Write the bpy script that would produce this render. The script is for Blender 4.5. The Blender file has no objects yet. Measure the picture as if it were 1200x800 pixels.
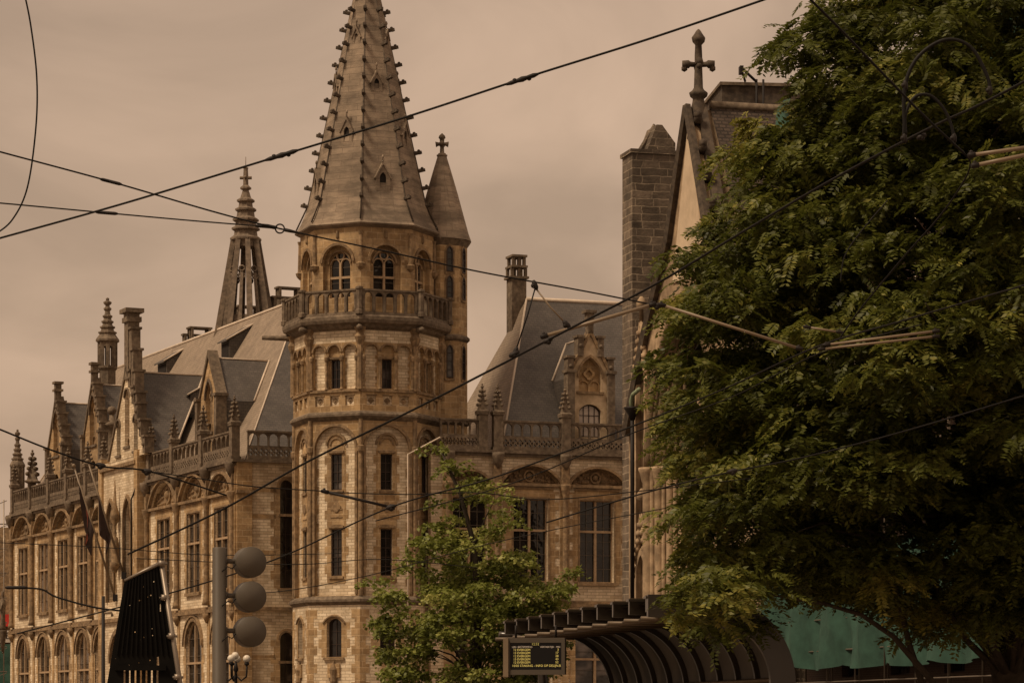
import bpy, bmesh, math, random
import numpy as np
from mathutils import Vector, Matrix
from mathutils.geometry import tessellate_polygon, delaunay_2d_cdt
R = math.radians
PI = math.pi
random.seed(7)
C = bpy.context.scene.collection
sc = bpy.context.scene

# ------------------------------------------------------------------ camera
F = 3500.0                                     # focal length in pixels of the 1200 px wide photograph
cam_d = bpy.data.cameras.new('camera')
cam = bpy.data.objects.new('camera', cam_d); C.objects.link(cam); sc.camera = cam
cam.location = (0, 0, 1.6); cam.rotation_euler = (R(90), 0, 0)
cam_d.sensor_width = 36; cam_d.lens = 36 * F / 1200; cam_d.shift_y = 0.375
cam_d.clip_start = 0.5; cam_d.clip_end = 6000

# ------------------------------------------------------------------ world: dusty brown overcast
SUN_AZ, SUN_EL = -58.0, 55.0                   # degrees left of the view axis seen from behind the camera, height
world = bpy.data.worlds.new('World'); sc.world = world; world.use_nodes = True
nt = world.node_tree; nt.nodes.clear()
N = nt.nodes.new; L = nt.links.new
wo = N('ShaderNodeOutputWorld'); bg = N('ShaderNodeBackground'); L(bg.outputs[0], wo.inputs[0])
sky = N('ShaderNodeTexSky'); sky.sky_type = 'NISHITA'; sky.sun_disc = False
sky.sun_elevation = R(SUN_EL); sky.sun_rotation = R(180 + SUN_AZ); sky.dust_density = 6; sky.air_density = 2
tc = N('ShaderNodeTexCoord')
mp = N('ShaderNodeMapping'); mp.inputs['Scale'].default_value = (1.0, 1.0, 1.9); L(tc.outputs['Generated'], mp.inputs[0])
n1 = N('ShaderNodeTexNoise'); n1.inputs['Scale'].default_value = 7.0; n1.inputs['Detail'].default_value = 6; n1.inputs['Roughness'].default_value = .5; n1.inputs['Distortion'].default_value = .5
L(mp.outputs[0], n1.inputs[0])
r1 = N('ShaderNodeValToRGB'); L(n1.outputs[0], r1.inputs[0])
r1.color_ramp.elements[0].position = .36; r1.color_ramp.elements[0].color = (3.12, 2.11, 1.43, 1)
r1.color_ramp.elements[1].position = .66; r1.color_ramp.elements[1].color = (4.65, 3.16, 2.16, 1)
mx = N('ShaderNodeMix'); mx.data_type = 'RGBA'; mx.inputs[0].default_value = .93
L(sky.outputs[0], mx.inputs[6]); L(r1.outputs[0], mx.inputs[7]); L(mx.outputs[2], bg.inputs[0])
bg.inputs[1].default_value = .128
sd = bpy.data.lights.new('sun', 'SUN'); sd.energy = 3.0; sd.angle = R(14); sd.color = (1, .79, .56)
so = bpy.data.objects.new('sun', sd); C.objects.link(so)
_a = R(SUN_AZ); _d = Vector((math.sin(_a) * math.cos(R(SUN_EL)), -math.cos(_a) * math.cos(R(SUN_EL)), math.sin(R(SUN_EL))))
so.rotation_euler = _d.to_track_quat('Z', 'Y').to_euler()
sc.view_settings.view_transform = 'Standard'; sc.view_settings.look = 'None'
sc.view_settings.exposure = 0.13; sc.view_settings.gamma = 1
sc.cycles.max_bounces = 5; sc.cycles.diffuse_bounces = 3; sc.cycles.glossy_bounces = 2
sc.cycles.use_denoising = True

# ------------------------------------------------------------------ materials
def mat(name, col, rough=.85, metal=0, var=.25, scale=1.5, bump=0.0, stain=0.0, stain_col=None, spec=.3,
        brick=None, col2=None, mortar=None, emit=None, emits=1.0, streak=0.0, warp=0.0):
    m = bpy.data.materials.new(name); m.use_nodes = True
    t = m.node_tree; b = t.nodes['Principled BSDF']; n = t.nodes.new; l = t.links.new
    b.inputs['Roughness'].default_value = rough; b.inputs['Metallic'].default_value = metal
    b.inputs['Specular IOR Level'].default_value = spec
    uv = n('ShaderNodeUVMap'); uv.uv_map = 'UVMap'
    geo = n('ShaderNodeNewGeometry')
    h = None
    if brick:
        br = n('ShaderNodeTexBrick'); l(uv.outputs[0], br.inputs['Vector'])
        if warp:
            wn = n('ShaderNodeTexNoise'); wn.inputs['Scale'].default_value = 1.4; l(geo.outputs['Position'], wn.inputs[0])
            wa = n('ShaderNodeVectorMath'); wa.operation = 'MULTIPLY_ADD'; wa.inputs[1].default_value = (warp * 3, warp, 0); l(wn.outputs['Color'], wa.inputs[0]); l(uv.outputs[0], wa.inputs[2]); l(wa.outputs[0], br.inputs['Vector'])
            br.offset = .37; br.squash = 1.5; br.squash_frequency = 3
        br.inputs['Scale'].default_value = 1; br.inputs['Brick Width'].default_value = brick[0]
        br.inputs['Row Height'].default_value = brick[1]; br.inputs['Mortar Size'].default_value = brick[2]
        br.inputs['Mortar Smooth'].default_value = .2; br.inputs['Bias'].default_value = 0
        br.inputs['Color1'].default_value = (*col, 1); br.inputs['Color2'].default_value = (*(col2 or col), 1)
        br.inputs['Mortar'].default_value = (*(mortar or [c * .5 for c in col]), 1)
        src = br.outputs['Color']; h = br.outputs['Fac']
    else:
        rgb = n('ShaderNodeRGB'); rgb.outputs[0].default_value = (*col, 1); src = rgb.outputs[0]
        if col2:
            vo = n('ShaderNodeTexNoise'); vo.inputs['Scale'].default_value = scale * 1.7; vo.inputs['Detail'].default_value = 3
            l(geo.outputs['Position'], vo.inputs[0])
            rr = n('ShaderNodeValToRGB'); rr.color_ramp.elements[0].position = .4; rr.color_ramp.elements[1].position = .6
            l(vo.outputs[0], rr.inputs[0])
            mm = n('ShaderNodeMix'); mm.data_type = 'RGBA'; l(rr.outputs[0], mm.inputs[0]); l(src, mm.inputs[6])
            mm.inputs[7].default_value = (*col2, 1); src = mm.outputs[2]
    if var:
        no = n('ShaderNodeTexNoise'); no.inputs['Scale'].default_value = scale; no.inputs['Detail'].default_value = 8; no.inputs['Roughness'].default_value = .65
        l(geo.outputs['Position'], no.inputs[0])
        mr = n('ShaderNodeMapRange'); mr.inputs['From Min'].default_value = .3; mr.inputs['From Max'].default_value = .7
        mr.inputs['To Min'].default_value = 1 - var; mr.inputs['To Max'].default_value = 1 + var
        l(no.outputs[0], mr.inputs[0])
        vm = n('ShaderNodeVectorMath'); vm.operation = 'SCALE'; l(src, vm.inputs[0]); l(mr.outputs[0], vm.inputs['Scale']); src = vm.outputs[0]
    if stain:
        s = n('ShaderNodeTexNoise'); s.inputs['Scale'].default_value = .45; s.inputs['Detail'].default_value = 7; s.inputs['Roughness'].default_value = .7
        mp = n('ShaderNodeMapping'); mp.inputs['Scale'].default_value = (1, 1, 1 - streak); l(geo.outputs['Position'], mp.inputs[0]); l(mp.outputs[0], s.inputs[0])
        sr = n('ShaderNodeMapRange'); sr.inputs['From Min'].default_value = .47 if stain < .9 else .43; sr.inputs['From Max'].default_value = .68 if stain < .9 else .62
        sr.inputs['To Max'].default_value = stain; l(s.outputs[0], sr.inputs[0])
        mm = n('ShaderNodeMix'); mm.data_type = 'RGBA'; l(sr.outputs[0], mm.inputs[0]); l(src, mm.inputs[6])
        mm.inputs[7].default_value = (*(stain_col or (.07, .05, .035)), 1); src = mm.outputs[2]
    l(src, b.inputs['Base Color'])
    if bump:
        bn = n('ShaderNodeTexNoise'); bn.inputs['Scale'].default_value = 14; bn.inputs['Detail'].default_value = 6
        l(geo.outputs['Position'], bn.inputs[0])
        bp = n('ShaderNodeBump'); bp.inputs['Distance'].default_value = .02; bp.inputs['Strength'].default_value = bump
        if h is not None:
            ma = n('ShaderNodeMath'); ma.operation = 'MULTIPLY_ADD'; ma.inputs[1].default_value = -1.2; l(h, ma.inputs[0]); l(bn.outputs[0], ma.inputs[2])
            l(ma.outputs[0], bp.inputs['Height'])
        else: l(bn.outputs[0], bp.inputs['Height'])
        l(bp.outputs[0], b.inputs['Normal'])
    if emit:
        b.inputs['Emission Color'].default_value = (*emit, 1); b.inputs['Emission Strength'].default_value = emits
    return m
M = {}
M['ashlar'] = mat('pale_ashlar', (.76, .635, .46), col2=(.52, .405, .265), mortar=(.40, .31, .205), brick=(.44, .158, .014), var=.2, scale=1.3, bump=.7, stain=.55, stain_col=(.22, .155, .09), streak=.75)
M['sand'] = mat('orange_sandstone', (.425, .290, .152), col2=(.30, .192, .092), brick=(.62, .33, .022), mortar=(.46, .33, .19), var=.34, scale=2.2, bump=.5, stain=.6, stain_col=(.10, .065, .04), streak=.5)
M['dark_stone'] = mat('weathered_stone', (.185, .14, .096), col2=(.12, .088, .06), var=.3, scale=3, bump=.3, stain=.6, stain_col=(.05, .037, .026))
M['mould'] = mat('moulded_stone', (.29, .195, .108), col2=(.18, .12, .066), var=.3, scale=3, bump=.5, stain=.6, stain_col=(.07, .05, .033))
M['spire'] = mat('spire_stone', (.285, .218, .156), col2=(.235, .178, .126), mortar=(.15, .112, .08), brick=(1.3, .34, .012), var=.26, scale=.9, bump=.5, stain=.9, stain_col=(.115, .088, .063), streak=-2.2)
M['spire_dark'] = mat('lantern_stone', (.19, .142, .1), col2=(.13, .098, .07), var=.3, scale=3)
M['black_stone'] = mat('blackened_stone', (.088, .066, .046), col2=(.055, .041, .03), var=.35, scale=3, bump=.4)
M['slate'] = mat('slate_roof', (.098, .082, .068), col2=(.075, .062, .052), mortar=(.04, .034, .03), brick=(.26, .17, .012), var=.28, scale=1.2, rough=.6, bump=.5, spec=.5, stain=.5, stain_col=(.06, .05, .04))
M['slate_pale'] = mat('sunlit_slate_roof', (.29, .225, .165), col2=(.24, .185, .135), mortar=(.15, .115, .085), brick=(.26, .17, .012), var=.2, scale=1.2, rough=.7, bump=.5, stain=.3, stain_col=(.13, .10, .075))  # paler copy of the slate for sun-facing slopes, sunlight put into the colour
M['lead'] = mat('lead_flashing', (.55, .45, .35), rough=.5, var=.2)
M['timber'] = mat('painted_timber', (.045, .028, .02), rough=.5, var=.15)
M['louvre'] = mat('dark_opening', (.02, .015, .012), rough=.9, var=.1)
M['bars'] = mat('glazing_bar_paint', (.10, .078, .058), rough=.6, var=.15)
M['mullion'] = mat('mullion_stone', (.36, .25, .15), var=.25, scale=4)
M['oldstone'] = mat('church_rubble_stone', (.185, .14, .10), col2=(.085, .064, .045), mortar=(.30, .235, .165), brick=(.72, .30, .022), var=.5, scale=1.7, bump=1, stain=.6, stain_col=(.06, .046, .033), warp=.10)
M['churchstone'] = mat('church_pale_stone', (.42, .30, .185), col2=(.29, .205, .125), var=.34, scale=1.6, bump=.5, stain=.65, stain_col=(.12, .08, .05), streak=.8)
M['plaster'] = mat('gable_plaster', (.55, .43, .30), var=.15, scale=1.5, stain=.35, stain_col=(.28, .2, .13))
M['tile'] = mat('church_roof_tiles', (.078, .056, .041), col2=(.06, .043, .032), mortar=(.03, .022, .017), brick=(.28, .17, .03), var=.35, scale=2, bump=1, stain=.4)
M['iron'] = mat('dark_iron', (.016, .012, .010), rough=.6, var=.15, spec=.2)
M['pale'] = mat('pale_dressed_stone', (.56, .43, .28), col2=(.42, .31, .19), var=.22, scale=1.6, bump=.3, stain=.45, stain_col=(.16, .11, .07))
M['pane_pale'] = mat('curtained_pane', (.42, .35, .29), rough=.15, var=.3, scale=1.2, spec=.5)
M['cable'] = mat('black_cable', (.008, .007, .006), rough=.6, var=0, spec=.15)
M['copper'] = mat('verdigris_copper', (.20, .24, .15), rough=.7, var=.3, scale=4)
M['grey_paint'] = mat('grey_brown_paint', (.072, .057, .040), rough=.55, var=.12, scale=2.5, spec=.4)
M['steel'] = mat('galvanised_steel', (.22, .18, .14), rough=.45, metal=.6, var=.12)
M['tube'] = mat('insulating_tube', (.19, .14, .09), rough=.4, var=.1)
M['shelter'] = mat('dark_bronze_paint', (.028, .021, .014), rough=.28, metal=0, var=.3, spec=.6)
M['shelter_bar'] = mat('weathered_aluminium', (.11, .08, .052), rough=.5, metal=.3, var=.2)
M['black'] = mat('black_boards', (.006, .005, .004), rough=.9, var=.4, scale=5, spec=.1)
M['net'] = mat('green_debris_net', (.030, .072, .052), rough=.9, var=.35, scale=1.5)
M['brickwall'] = mat('sooty_brick', (.10, .055, .036), col2=(.075, .042, .03), mortar=(.12, .09, .065), brick=(.24, .075, .012), var=.3, scale=1.2, stain=.5)
M['screen'] = mat('screen_glass', (.004, .004, .004), rough=.3, var=0)
M['led'] = mat('amber_led_text', (.5, .4, .1), emit=(.75, .58, .16), emits=.4, var=0)
M['led_dim'] = mat('dim_led_text', (.4, .3, .2), emit=(.42, .32, .22), emits=.6, var=0)
M['globe'] = mat('opal_glass_globe', (.62, .55, .45), rough=.25, var=.05)
M['flag'] = mat('dark_flag_cloth', (.05, .034, .03), rough=.9, var=.25, scale=3)
M['flag_red'] = mat('red_flag_cloth', (.22, .06, .035), rough=.9, var=.2)
M['white'] = mat('white_signboard', (.55, .48, .40), rough=.6, var=.08)
M['red'] = mat('red_signboard', (.5, .03, .02), rough=.6, var=.08)
M['asphalt'] = mat('asphalt', (.05, .045, .04), rough=.9, var=.25, scale=.7)
M['pave'] = mat('stone_paving', (.22, .17, .125), col2=(.17, .13, .10), mortar=(.08, .06, .05), brick=(.4, .2, .01), var=.2, scale=.6)
M['bark'] = mat('bark', (.045, .034, .024), rough=.95, var=.35, scale=6, bump=1)
M['lit'] = mat('lit_window', (.3, .15, .05), emit=(.85, .30, .05), emits=.9, var=.1)

def glass_mat():
    m = bpy.data.materials.new('window_glass'); m.use_nodes = True
    t = m.node_tree; b = t.nodes['Principled BSDF']; n = t.nodes.new; l = t.links.new
    oi = n('ShaderNodeObjectInfo'); geo = n('ShaderNodeNewGeometry')
    no = n('ShaderNodeTexNoise'); no.inputs['Scale'].default_value = .9; l(geo.outputs['Position'], no.inputs[0])
    ad = n('ShaderNodeMath'); ad.operation = 'MULTIPLY_ADD'; ad.inputs[1].default_value = .45; l(oi.outputs['Random'], ad.inputs[0]); l(no.outputs[0], ad.inputs[2])
    r = n('ShaderNodeValToRGB'); l(ad.outputs[0], r.inputs[0])
    r.color_ramp.elements[0].position = .52; r.color_ramp.elements[0].color = (.005, .004, .003, 1)
    r.color_ramp.elements[1].position = .98; r.color_ramp.elements[1].color = (.17, .14, .12, 1)
    e_ = r.color_ramp.elements.new(.82); e_.color = (.03, .025, .021, 1)
    l(r.outputs[0], b.inputs['Base Color']); b.inputs['Roughness'].default_value = .04; b.inputs['Specular IOR Level'].default_value = .45
    wv = n('ShaderNodeTexNoise'); wv.inputs['Scale'].default_value = 1.6; l(geo.outputs['Position'], wv.inputs[0])
    bp = n('ShaderNodeBump'); bp.inputs['Distance'].default_value = .03; bp.inputs['Strength'].default_value = .35; l(wv.outputs[0], bp.inputs['Height']); l(bp.outputs[0], b.inputs['Normal'])
    return m
M['glass'] = glass_mat()

# ------------------------------------------------------------------ frames and mesh building
WM = {}                                        # object name -> world matrix, kept by hand
class Frame:
    """a vertical plane: x along the wall (to the right seen from outside), y into the wall, z up"""
    def __init__(s, ox, oy, ang): s.ox, s.oy, s.a = ox, oy, ang; s.dx, s.dy = math.cos(ang), math.sin(ang); s.nx, s.ny = -s.dy, s.dx
    def U(s, px, y=0):
        k = (px - 600) / F; ox = s.ox + y * s.nx; oy = s.oy + y * s.ny
        return (k * oy - ox) / (s.dx - k * s.dy)
    def Z(s, px, py, y=0):
        Y = s.oy + y * s.ny + s.U(px, y) * s.dy
        return 1.6 + (850 - py) * Y / F
    def mat(s): return Matrix.Translation((s.ox, s.oy, 0)) @ Matrix.Rotation(s.a, 4, 'Z')
    def world(s, u, y, z): return (s.ox + u * s.dx + y * s.nx, s.oy + u * s.dy + y * s.ny, z)
    def sub(s, u, y=0): w = s.world(u, y, 0); return Frame(w[0], w[1], s.a)
def at(px, py, Y): return Vector(((px - 600) * Y / F, Y, 1.6 + (850 - py) * Y / F))

def inside(p, poly):
    c = False; x, y = p; n = len(poly); j = n - 1
    for i in range(n):
        xi, yi = poly[i]; xj, yj = poly[j]
        if (yi > y) != (yj > y) and x < (xj - xi) * (y - yi) / (yj - yi) + xi: c = not c
        j = i
    return c
def tri_holes(loops):
    pts = []; ed = []
    for lp in loops:
        o = len(pts); pts += [Vector((float(x), float(z))) for x, z in lp]; ed += [(o + i, o + (i + 1) % len(lp)) for i in range(len(lp))]
    vo, eo, fo = delaunay_2d_cdt(pts, ed, [], 0, 1e-5)[:3]
    vv = [(v.x, v.y) for v in vo]; bb = [(min(p[0] for p in h), max(p[0] for p in h), min(p[1] for p in h), max(p[1] for p in h)) for h in loops[1:]]
    out = []
    for t in fo:
        c = (sum(vv[i][0] for i in t) / 3, sum(vv[i][1] for i in t) / 3)
        if not inside(c, loops[0]): continue
        if any(b[0] <= c[0] <= b[1] and b[2] <= c[1] <= b[3] and inside(c, h) for b, h in zip(bb, loops[1:])): continue
        out.append(tuple(t))
    return vv, out
class MB:
    def __init__(s): s.v = []; s.f = []; s.sm = []
    def add(s, vs, fs, smooth=False):
        o = len(s.v); s.v += [tuple(p) for p in vs]; s.f += [tuple(i + o for i in f) for f in fs]; s.sm += [smooth] * len(fs)
    def box(s, x0, x1, y0, y1, z0, z1):
        s.add([(x0, y0, z0), (x1, y0, z0), (x1, y1, z0), (x0, y1, z0), (x0, y0, z1), (x1, y0, z1), (x1, y1, z1), (x0, y1, z1)],
              [(0, 3, 2, 1), (4, 5, 6, 7), (0, 1, 5, 4), (1, 2, 6, 5), (2, 3, 7, 6), (3, 0, 4, 7)])
    def xz(s, poly, y0, y1, caps=(True, True)):
        """an outline in x,z given depth from y0 (outer) to y1"""
        n = len(poly)
        s.add([(x, y0, z) for x, z in poly] + [(x, y1, z) for x, z in poly], [(i, i + n, (i + 1) % n + n, (i + 1) % n) for i in range(n)])
        tr = tessellate_polygon([[Vector((x, z, 0)) for x, z in poly]])
        for cap, y, fl in ((caps[0], y0, 1), (caps[1], y1, 0)):
            if cap: s.add([(x, y, z) for x, z in poly], [s._or(poly, t, fl) for t in tr])
    @staticmethod
    def _or(pts, t, front):
        a, b, c = (pts[i] for i in t)
        ar = (b[0] - a[0]) * (c[1] - a[1]) - (b[1] - a[1]) * (c[0] - a[0])
        return tuple(t) if (ar > 0) == bool(front) else (t[0], t[2], t[1])
    def plate(s, outer, holes, y0, y1, back=True, sides=True, sink=None):
        """outline with holes; front at y0, back at y1; hole edges run y0..(sink or y1)"""
        loops = [outer] + holes
        vv, tr = tri_holes(loops)
        s.add([(x, y0, z) for x, z in vv], [s._or(vv, t, 1) for t in tr])
        if back: s.add([(x, y1, z) for x, z in vv], [s._or(vv, t, 0) for t in tr])
        for k, lp in enumerate(loops):
            if k == 0 and not sides: continue
            ye = y1 if (k == 0 or sink is None) else sink
            n = len(lp); s.add([(x, y0, z) for x, z in lp] + [(x, ye, z) for x, z in lp], [(i, i + n, (i + 1) % n + n, (i + 1) % n) for i in range(n)])
    def band(s, inner, outer, y0, y1, closed=False):
        n = len(inner); m = n if closed else n - 1
        vs = [(x, y0, z) for x, z in inner] + [(x, y0, z) for x, z in outer] + [(x, y1, z) for x, z in inner] + [(x, y1, z) for x, z in outer]
        fs = []
        for i in range(m):
            j = (i + 1) % n
            fs += [(i, i + n, j + n, j), (i + n, i + 3 * n, j + 3 * n, j + n), (i, j, j + 2 * n, i + 2 * n)]
        if not closed: fs += [(0, 2 * n, 3 * n, n), (n - 1, 2 * n - 1, 4 * n - 1, 3 * n - 1)]
        s.add(vs, fs)
    def lathe(s, cx, cy, prof, n=16, rot=0, smooth=True, cap=True):
        o = []; 
        for r, z in prof: o += [(cx + r * math.cos(rot + 2 * PI * i / n), cy + r * math.sin(rot + 2 * PI * i / n), z) for i in range(n)]
        fs = [(k * n + i, k * n + (i + 1) % n, (k + 1) * n + (i + 1) % n, (k + 1) * n + i) for k in range(len(prof) - 1) for i in range(n)]
        if cap: fs += [tuple(range(n - 1, -1, -1)), tuple(range((len(prof) - 1) * n, len(prof) * n))]
        s.add(o, fs, smooth)
    def tube(s, pts, r, n=8, cap=True, smooth=True):
        pts = [Vector(p) for p in pts]; rs = r if isinstance(r, (list, tuple)) else [r] * len(pts)
        o = []; prev = None
        for i, p in enumerate(pts):
            d = (pts[min(i + 1, len(pts) - 1)] - pts[max(i - 1, 0)]).normalized()
            if prev is None: a = d.orthogonal().normalized()
            else:
                a = prev - d * prev.dot(d); a = a.normalized() if a.length > 1e-6 else d.orthogonal().normalized()
            prev = a; b = d.cross(a)
            o += [p + (a * math.cos(2 * PI * k / n) + b * math.sin(2 * PI * k / n)) * rs[i] for k in range(n)]
        fs = [(k * n + i, k * n + (i + 1) % n, (k + 1) * n + (i + 1) % n, (k + 1) * n + i) for k in range(len(pts) - 1) for i in range(n)]
        if cap: fs += [tuple(range(n - 1, -1, -1)), tuple(range((len(pts) - 1) * n, len(pts) * n))]
        s.add(o, fs, smooth)
    def ball(s, c, r, n=10, sq=1.0, smooth=True):
        k = n // 2
        prof = [(r * math.sin(PI * i / k) + 1e-4, c[2] - r * sq * math.cos(PI * i / k)) for i in range(k + 1)]
        s.lathe(c[0], c[1], prof, n, smooth=smooth)
    def xform(s, mx): s.v = [tuple(mx @ Vector(p)) for p in s.v]; return s
    def merge(s, o): s.add(o.v, o.f); s.sm[-len(o.f):] = o.sm; return s
    def mesh(s, name, m):
        me = bpy.data.meshes.new(name); me.from_pydata(s.v, [], s.f); me.validate(clean_customdata=False)
        if len(me.polygons) == len(s.sm): me.polygons.foreach_set('use_smooth', s.sm)
        boxuv(me); me.materials.append(m); me.update()
        return me
    def build(s, name, m, parent=None, world=None):
        return put(s.mesh(name, m), name, parent, world)

def boxuv(me):
    nl = len(me.loops); npoly = len(me.polygons)
    if not npoly: return
    co = np.empty(len(me.vertices) * 3, 'f'); me.vertices.foreach_get('co', co); co = co.reshape(-1, 3)
    nr = np.empty(npoly * 3, 'f'); me.polygons.foreach_get('normal', nr); nr = nr.reshape(-1, 3)
    lt = np.empty(npoly, 'i'); me.polygons.foreach_get('loop_total', lt)
    vi = np.empty(nl, 'i'); me.loops.foreach_get('vertex_index', vi)
    nn = np.repeat(nr, lt, 0); p = co[vi]
    t = np.stack([-nn[:, 1], nn[:, 0], np.zeros(nl, 'f')], 1); ln = np.linalg.norm(t, axis=1)
    flat = ln < .15; t[flat] = (1, 0, 0); ln[flat] = 1; t /= ln[:, None]
    b = np.cross(nn, t); uv = np.stack([(p * t).sum(1), (p * b).sum(1)], 1).astype('f')
    lay = me.uv_layers.new(name='UVMap'); lay.data.foreach_set('uv', uv.ravel())

def put(me, name, parent=None, world=None):
    o = bpy.data.objects.new(name, me); C.objects.link(o)
    world = world or (WM[parent.name] if parent is not None and parent.parent is not None else Matrix())
    WM[o.name] = world
    if parent is not None:
        o.parent = parent; o.matrix_basis = WM[parent.name].inverted() @ world
    else: o.matrix_basis = world
    return o
def thing(name, label, cat, loc=(0, 0, 0), rz=0, group=None):
    o = bpy.data.objects.new(name, None); C.objects.link(o); o.empty_display_size = .2
    o.location = loc; o.rotation_euler = (0, 0, rz); WM[o.name] = Matrix.Translation(loc) @ Matrix.Rotation(rz, 4, 'Z')
    tag(o, label, cat, group); return o
def tag(o, label=None, cat=None, group=None, kind=None):
    if label: o['label'] = label
    if cat: o['category'] = cat
    if group: o['group'] = group
    if kind: o['kind'] = kind
    return o

# ------------------------------------------------------------------ outlines
def rise(w, kind):
    return {'flat': 0, 'round': w / 2, 'pointed': w * .82, 'lancet': w * 1.1}.get(kind, w * .28)
def arc_h(x, w, kind):
    x = min(abs(x), w / 2)
    if kind == 'flat': return 0
    if kind == 'round': return math.sqrt(max(0, w * w / 4 - x * x))
    if kind in ('pointed', 'lancet'):
        rr = w * (.92 if kind == 'pointed' else 1.34); c = rr - w / 2; return math.sqrt(max(0, rr * rr - (x + c) ** 2))
    s = w * .28; rr = (w * w / 4 + s * s) / (2 * s); return math.sqrt(max(0, rr * rr - x * x)) - (rr - s)
def arch_pts(cx, zs, w, kind, n=14, zb=None):
    """points over the arch, right to left; springing at zs; zb adds jamb feet"""
    if kind == 'flat': p = [(cx + w / 2, zs), (cx - w / 2, zs)]
    else:
        p = []
        for i in range(n + 1):
            x = w / 2 * math.cos(PI * i / n); p.append((cx + x, zs + arc_h(x, w, kind)))
    if zb is not None: p = [(cx + w / 2, zb)] + p + [(cx - w / 2, zb)]
    return p
def opening(cx, zb, w, h, kind='flat', n=14):
    """closed outline of an opening: bottom zb, total height h"""
    top = arc_h(0, w, kind)
    return [(cx - w / 2, zb), (cx + w / 2, zb)] + arch_pts(cx, zb + h - top, w, kind, n)
def arch_band(mb, cx, zs, w, t, kind, y0, y1, zb=None, n=14):
    mb.band(arch_pts(cx, zs, w, kind, n, zb), arch_pts(cx, zs, w + 2 * t, kind, n, zb), y0, y1)
def circle(cx, cz, r, n=12, a0=0): return [(cx + r * math.cos(a0 + 2 * PI * i / n), cz + r * math.sin(a0 + 2 * PI * i / n)) for i in range(n)]
def quatre(cx, cz, r, n=20):
    return [(cx + r * (.72 + .28 * abs(math.cos(2 * a))) * math.cos(a), cz + r * (.72 + .28 * abs(math.cos(2 * a))) * math.sin(a)) for a in [2 * PI * i / n for i in range(n)]]

# ------------------------------------------------------------------ windows (cached meshes, one object per window)
_wc = {}
def window(parent, fr, u, z, w, h, kind='flat', cols=2, rows=4, y=.28, stone=False, cross=None, tracery=False, name='window', glass='glass'):
    key = (round(w, 3), round(h, 3), kind, cols, rows, stone, cross, tracery, glass)
    if key not in _wc:
        f = MB(); b = .06 if not stone else .05
        o = opening(0, 0, w, h, kind); top = arc_h(0, w, kind)
        inn = [(max(-1, min(1, x / (w / 2))) * (w / 2 - b), b + (zz) * (h - 2 * b) / h) for x, zz in o]
        f.band(inn, o, -.05, .03, closed=True)
        if cross:                                # stone mullion and transom dividing the light
            t = .06
            f.box(-t, t, -.14, .02, 0, h - .02)
            f.box(-w / 2 + .01, w / 2 - .01, -.15, .02, h * cross - t, h * cross + t)
        if tracery:
            zs = h - top; r = w * .24
            for sx in (-1, 1): arch_band(f, sx * w * .25, zs - .02, w * .5 - .12, .06, 'round', -.12, .02)
            q = circle(0, zs + r * 1.5, r * .62, 16); q2 = circle(0, zs + r * 1.5, r * .62 + .07, 16)
            f.band(q, q2, -.12, .02, closed=True)
            f.box(-.06, .06, -.14, .02, 0, zs); f.box(-w / 2 + .02, w / 2 - .02, -.13, .02, zs * .56, zs * .56 + .12)
        g = MB(); g.xz(opening(0, 0, w - .01, h - .01, kind), .012, .02)
        bars = MB()
        for i in range(1, cols):
            x = -w / 2 + w * i / cols
            if (cross or tracery) and abs(x) < .05: continue
            bars.box(x - .018, x + .018, -.03, .008, b, h - top + arc_h(x, w, kind) - .03)
        for j in range(1, rows):
            zz = h * j / rows
            hw = w / 2 - b
            if zz > h - top:
                while hw > .05 and h - top + arc_h(hw, w, kind) < zz + .03: hw -= .03
            bars.box(-hw, hw, -.032, .006, zz - .015, zz + .015)
        _wc[key] = (f.mesh('window', M['mullion'] if stone else M['timber']), g.mesh('pane', M[glass]), bars.mesh('glazing_bar', M['timber'] if not stone else M['bars']) if bars.f else None)
    fm, gm, bm = _wc[key]
    wmx = fr.mat() @ Matrix.Translation((u, y, z))
    wo = put(fm, name, parent, wmx); put(gm, 'pane', wo, wmx)
    if bm: put(bm, 'glazing_bar', wo, wmx)
    return wo

# ================================================================== THE POST OFFICE
TX, TY = -7.65, 157.5
ZG, ZB, ZC = 8.0, 16.0, 17.62                  # lower string, balustrade foot, balustrade top
po = thing('post_office', 'large pale stone gothic revival corner building with octagonal spired tower and balustraded wings', 'building', (TX, TY, 0))
ID = Matrix()
A0 = -2.4
def face(k, rad, dy=0):
    a = R(A0 + 45 * k); m = a + R(22.5)
    return Frame(TX + rad * math.sin(a), TY + dy - rad * math.cos(a), m)
def W(mbl, fr, acc): acc.add([tuple(fr.mat() @ Vector(p)) for p in mbl.v], mbl.f)
ROT = R(A0 - 90)
S = 2 * math.sin(R(22.5))

# ---- ground and main stage walls
def quoins(q, x, side, z0, z1, y, short=.16, long=.34, hgt=.47, t=.012):
    """toothed blocks beside an opening; side -1 to the left of x, +1 to the right"""
    z = z0; k = 0
    while z < z1 - .1:
        e = min(z + hgt, z1); w = long if k % 2 else short
        q.box(min(x, x + side * w), max(x, x + side * w), y - t, y + .05, z + .004, e - .004); z = e; k += 1

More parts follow.
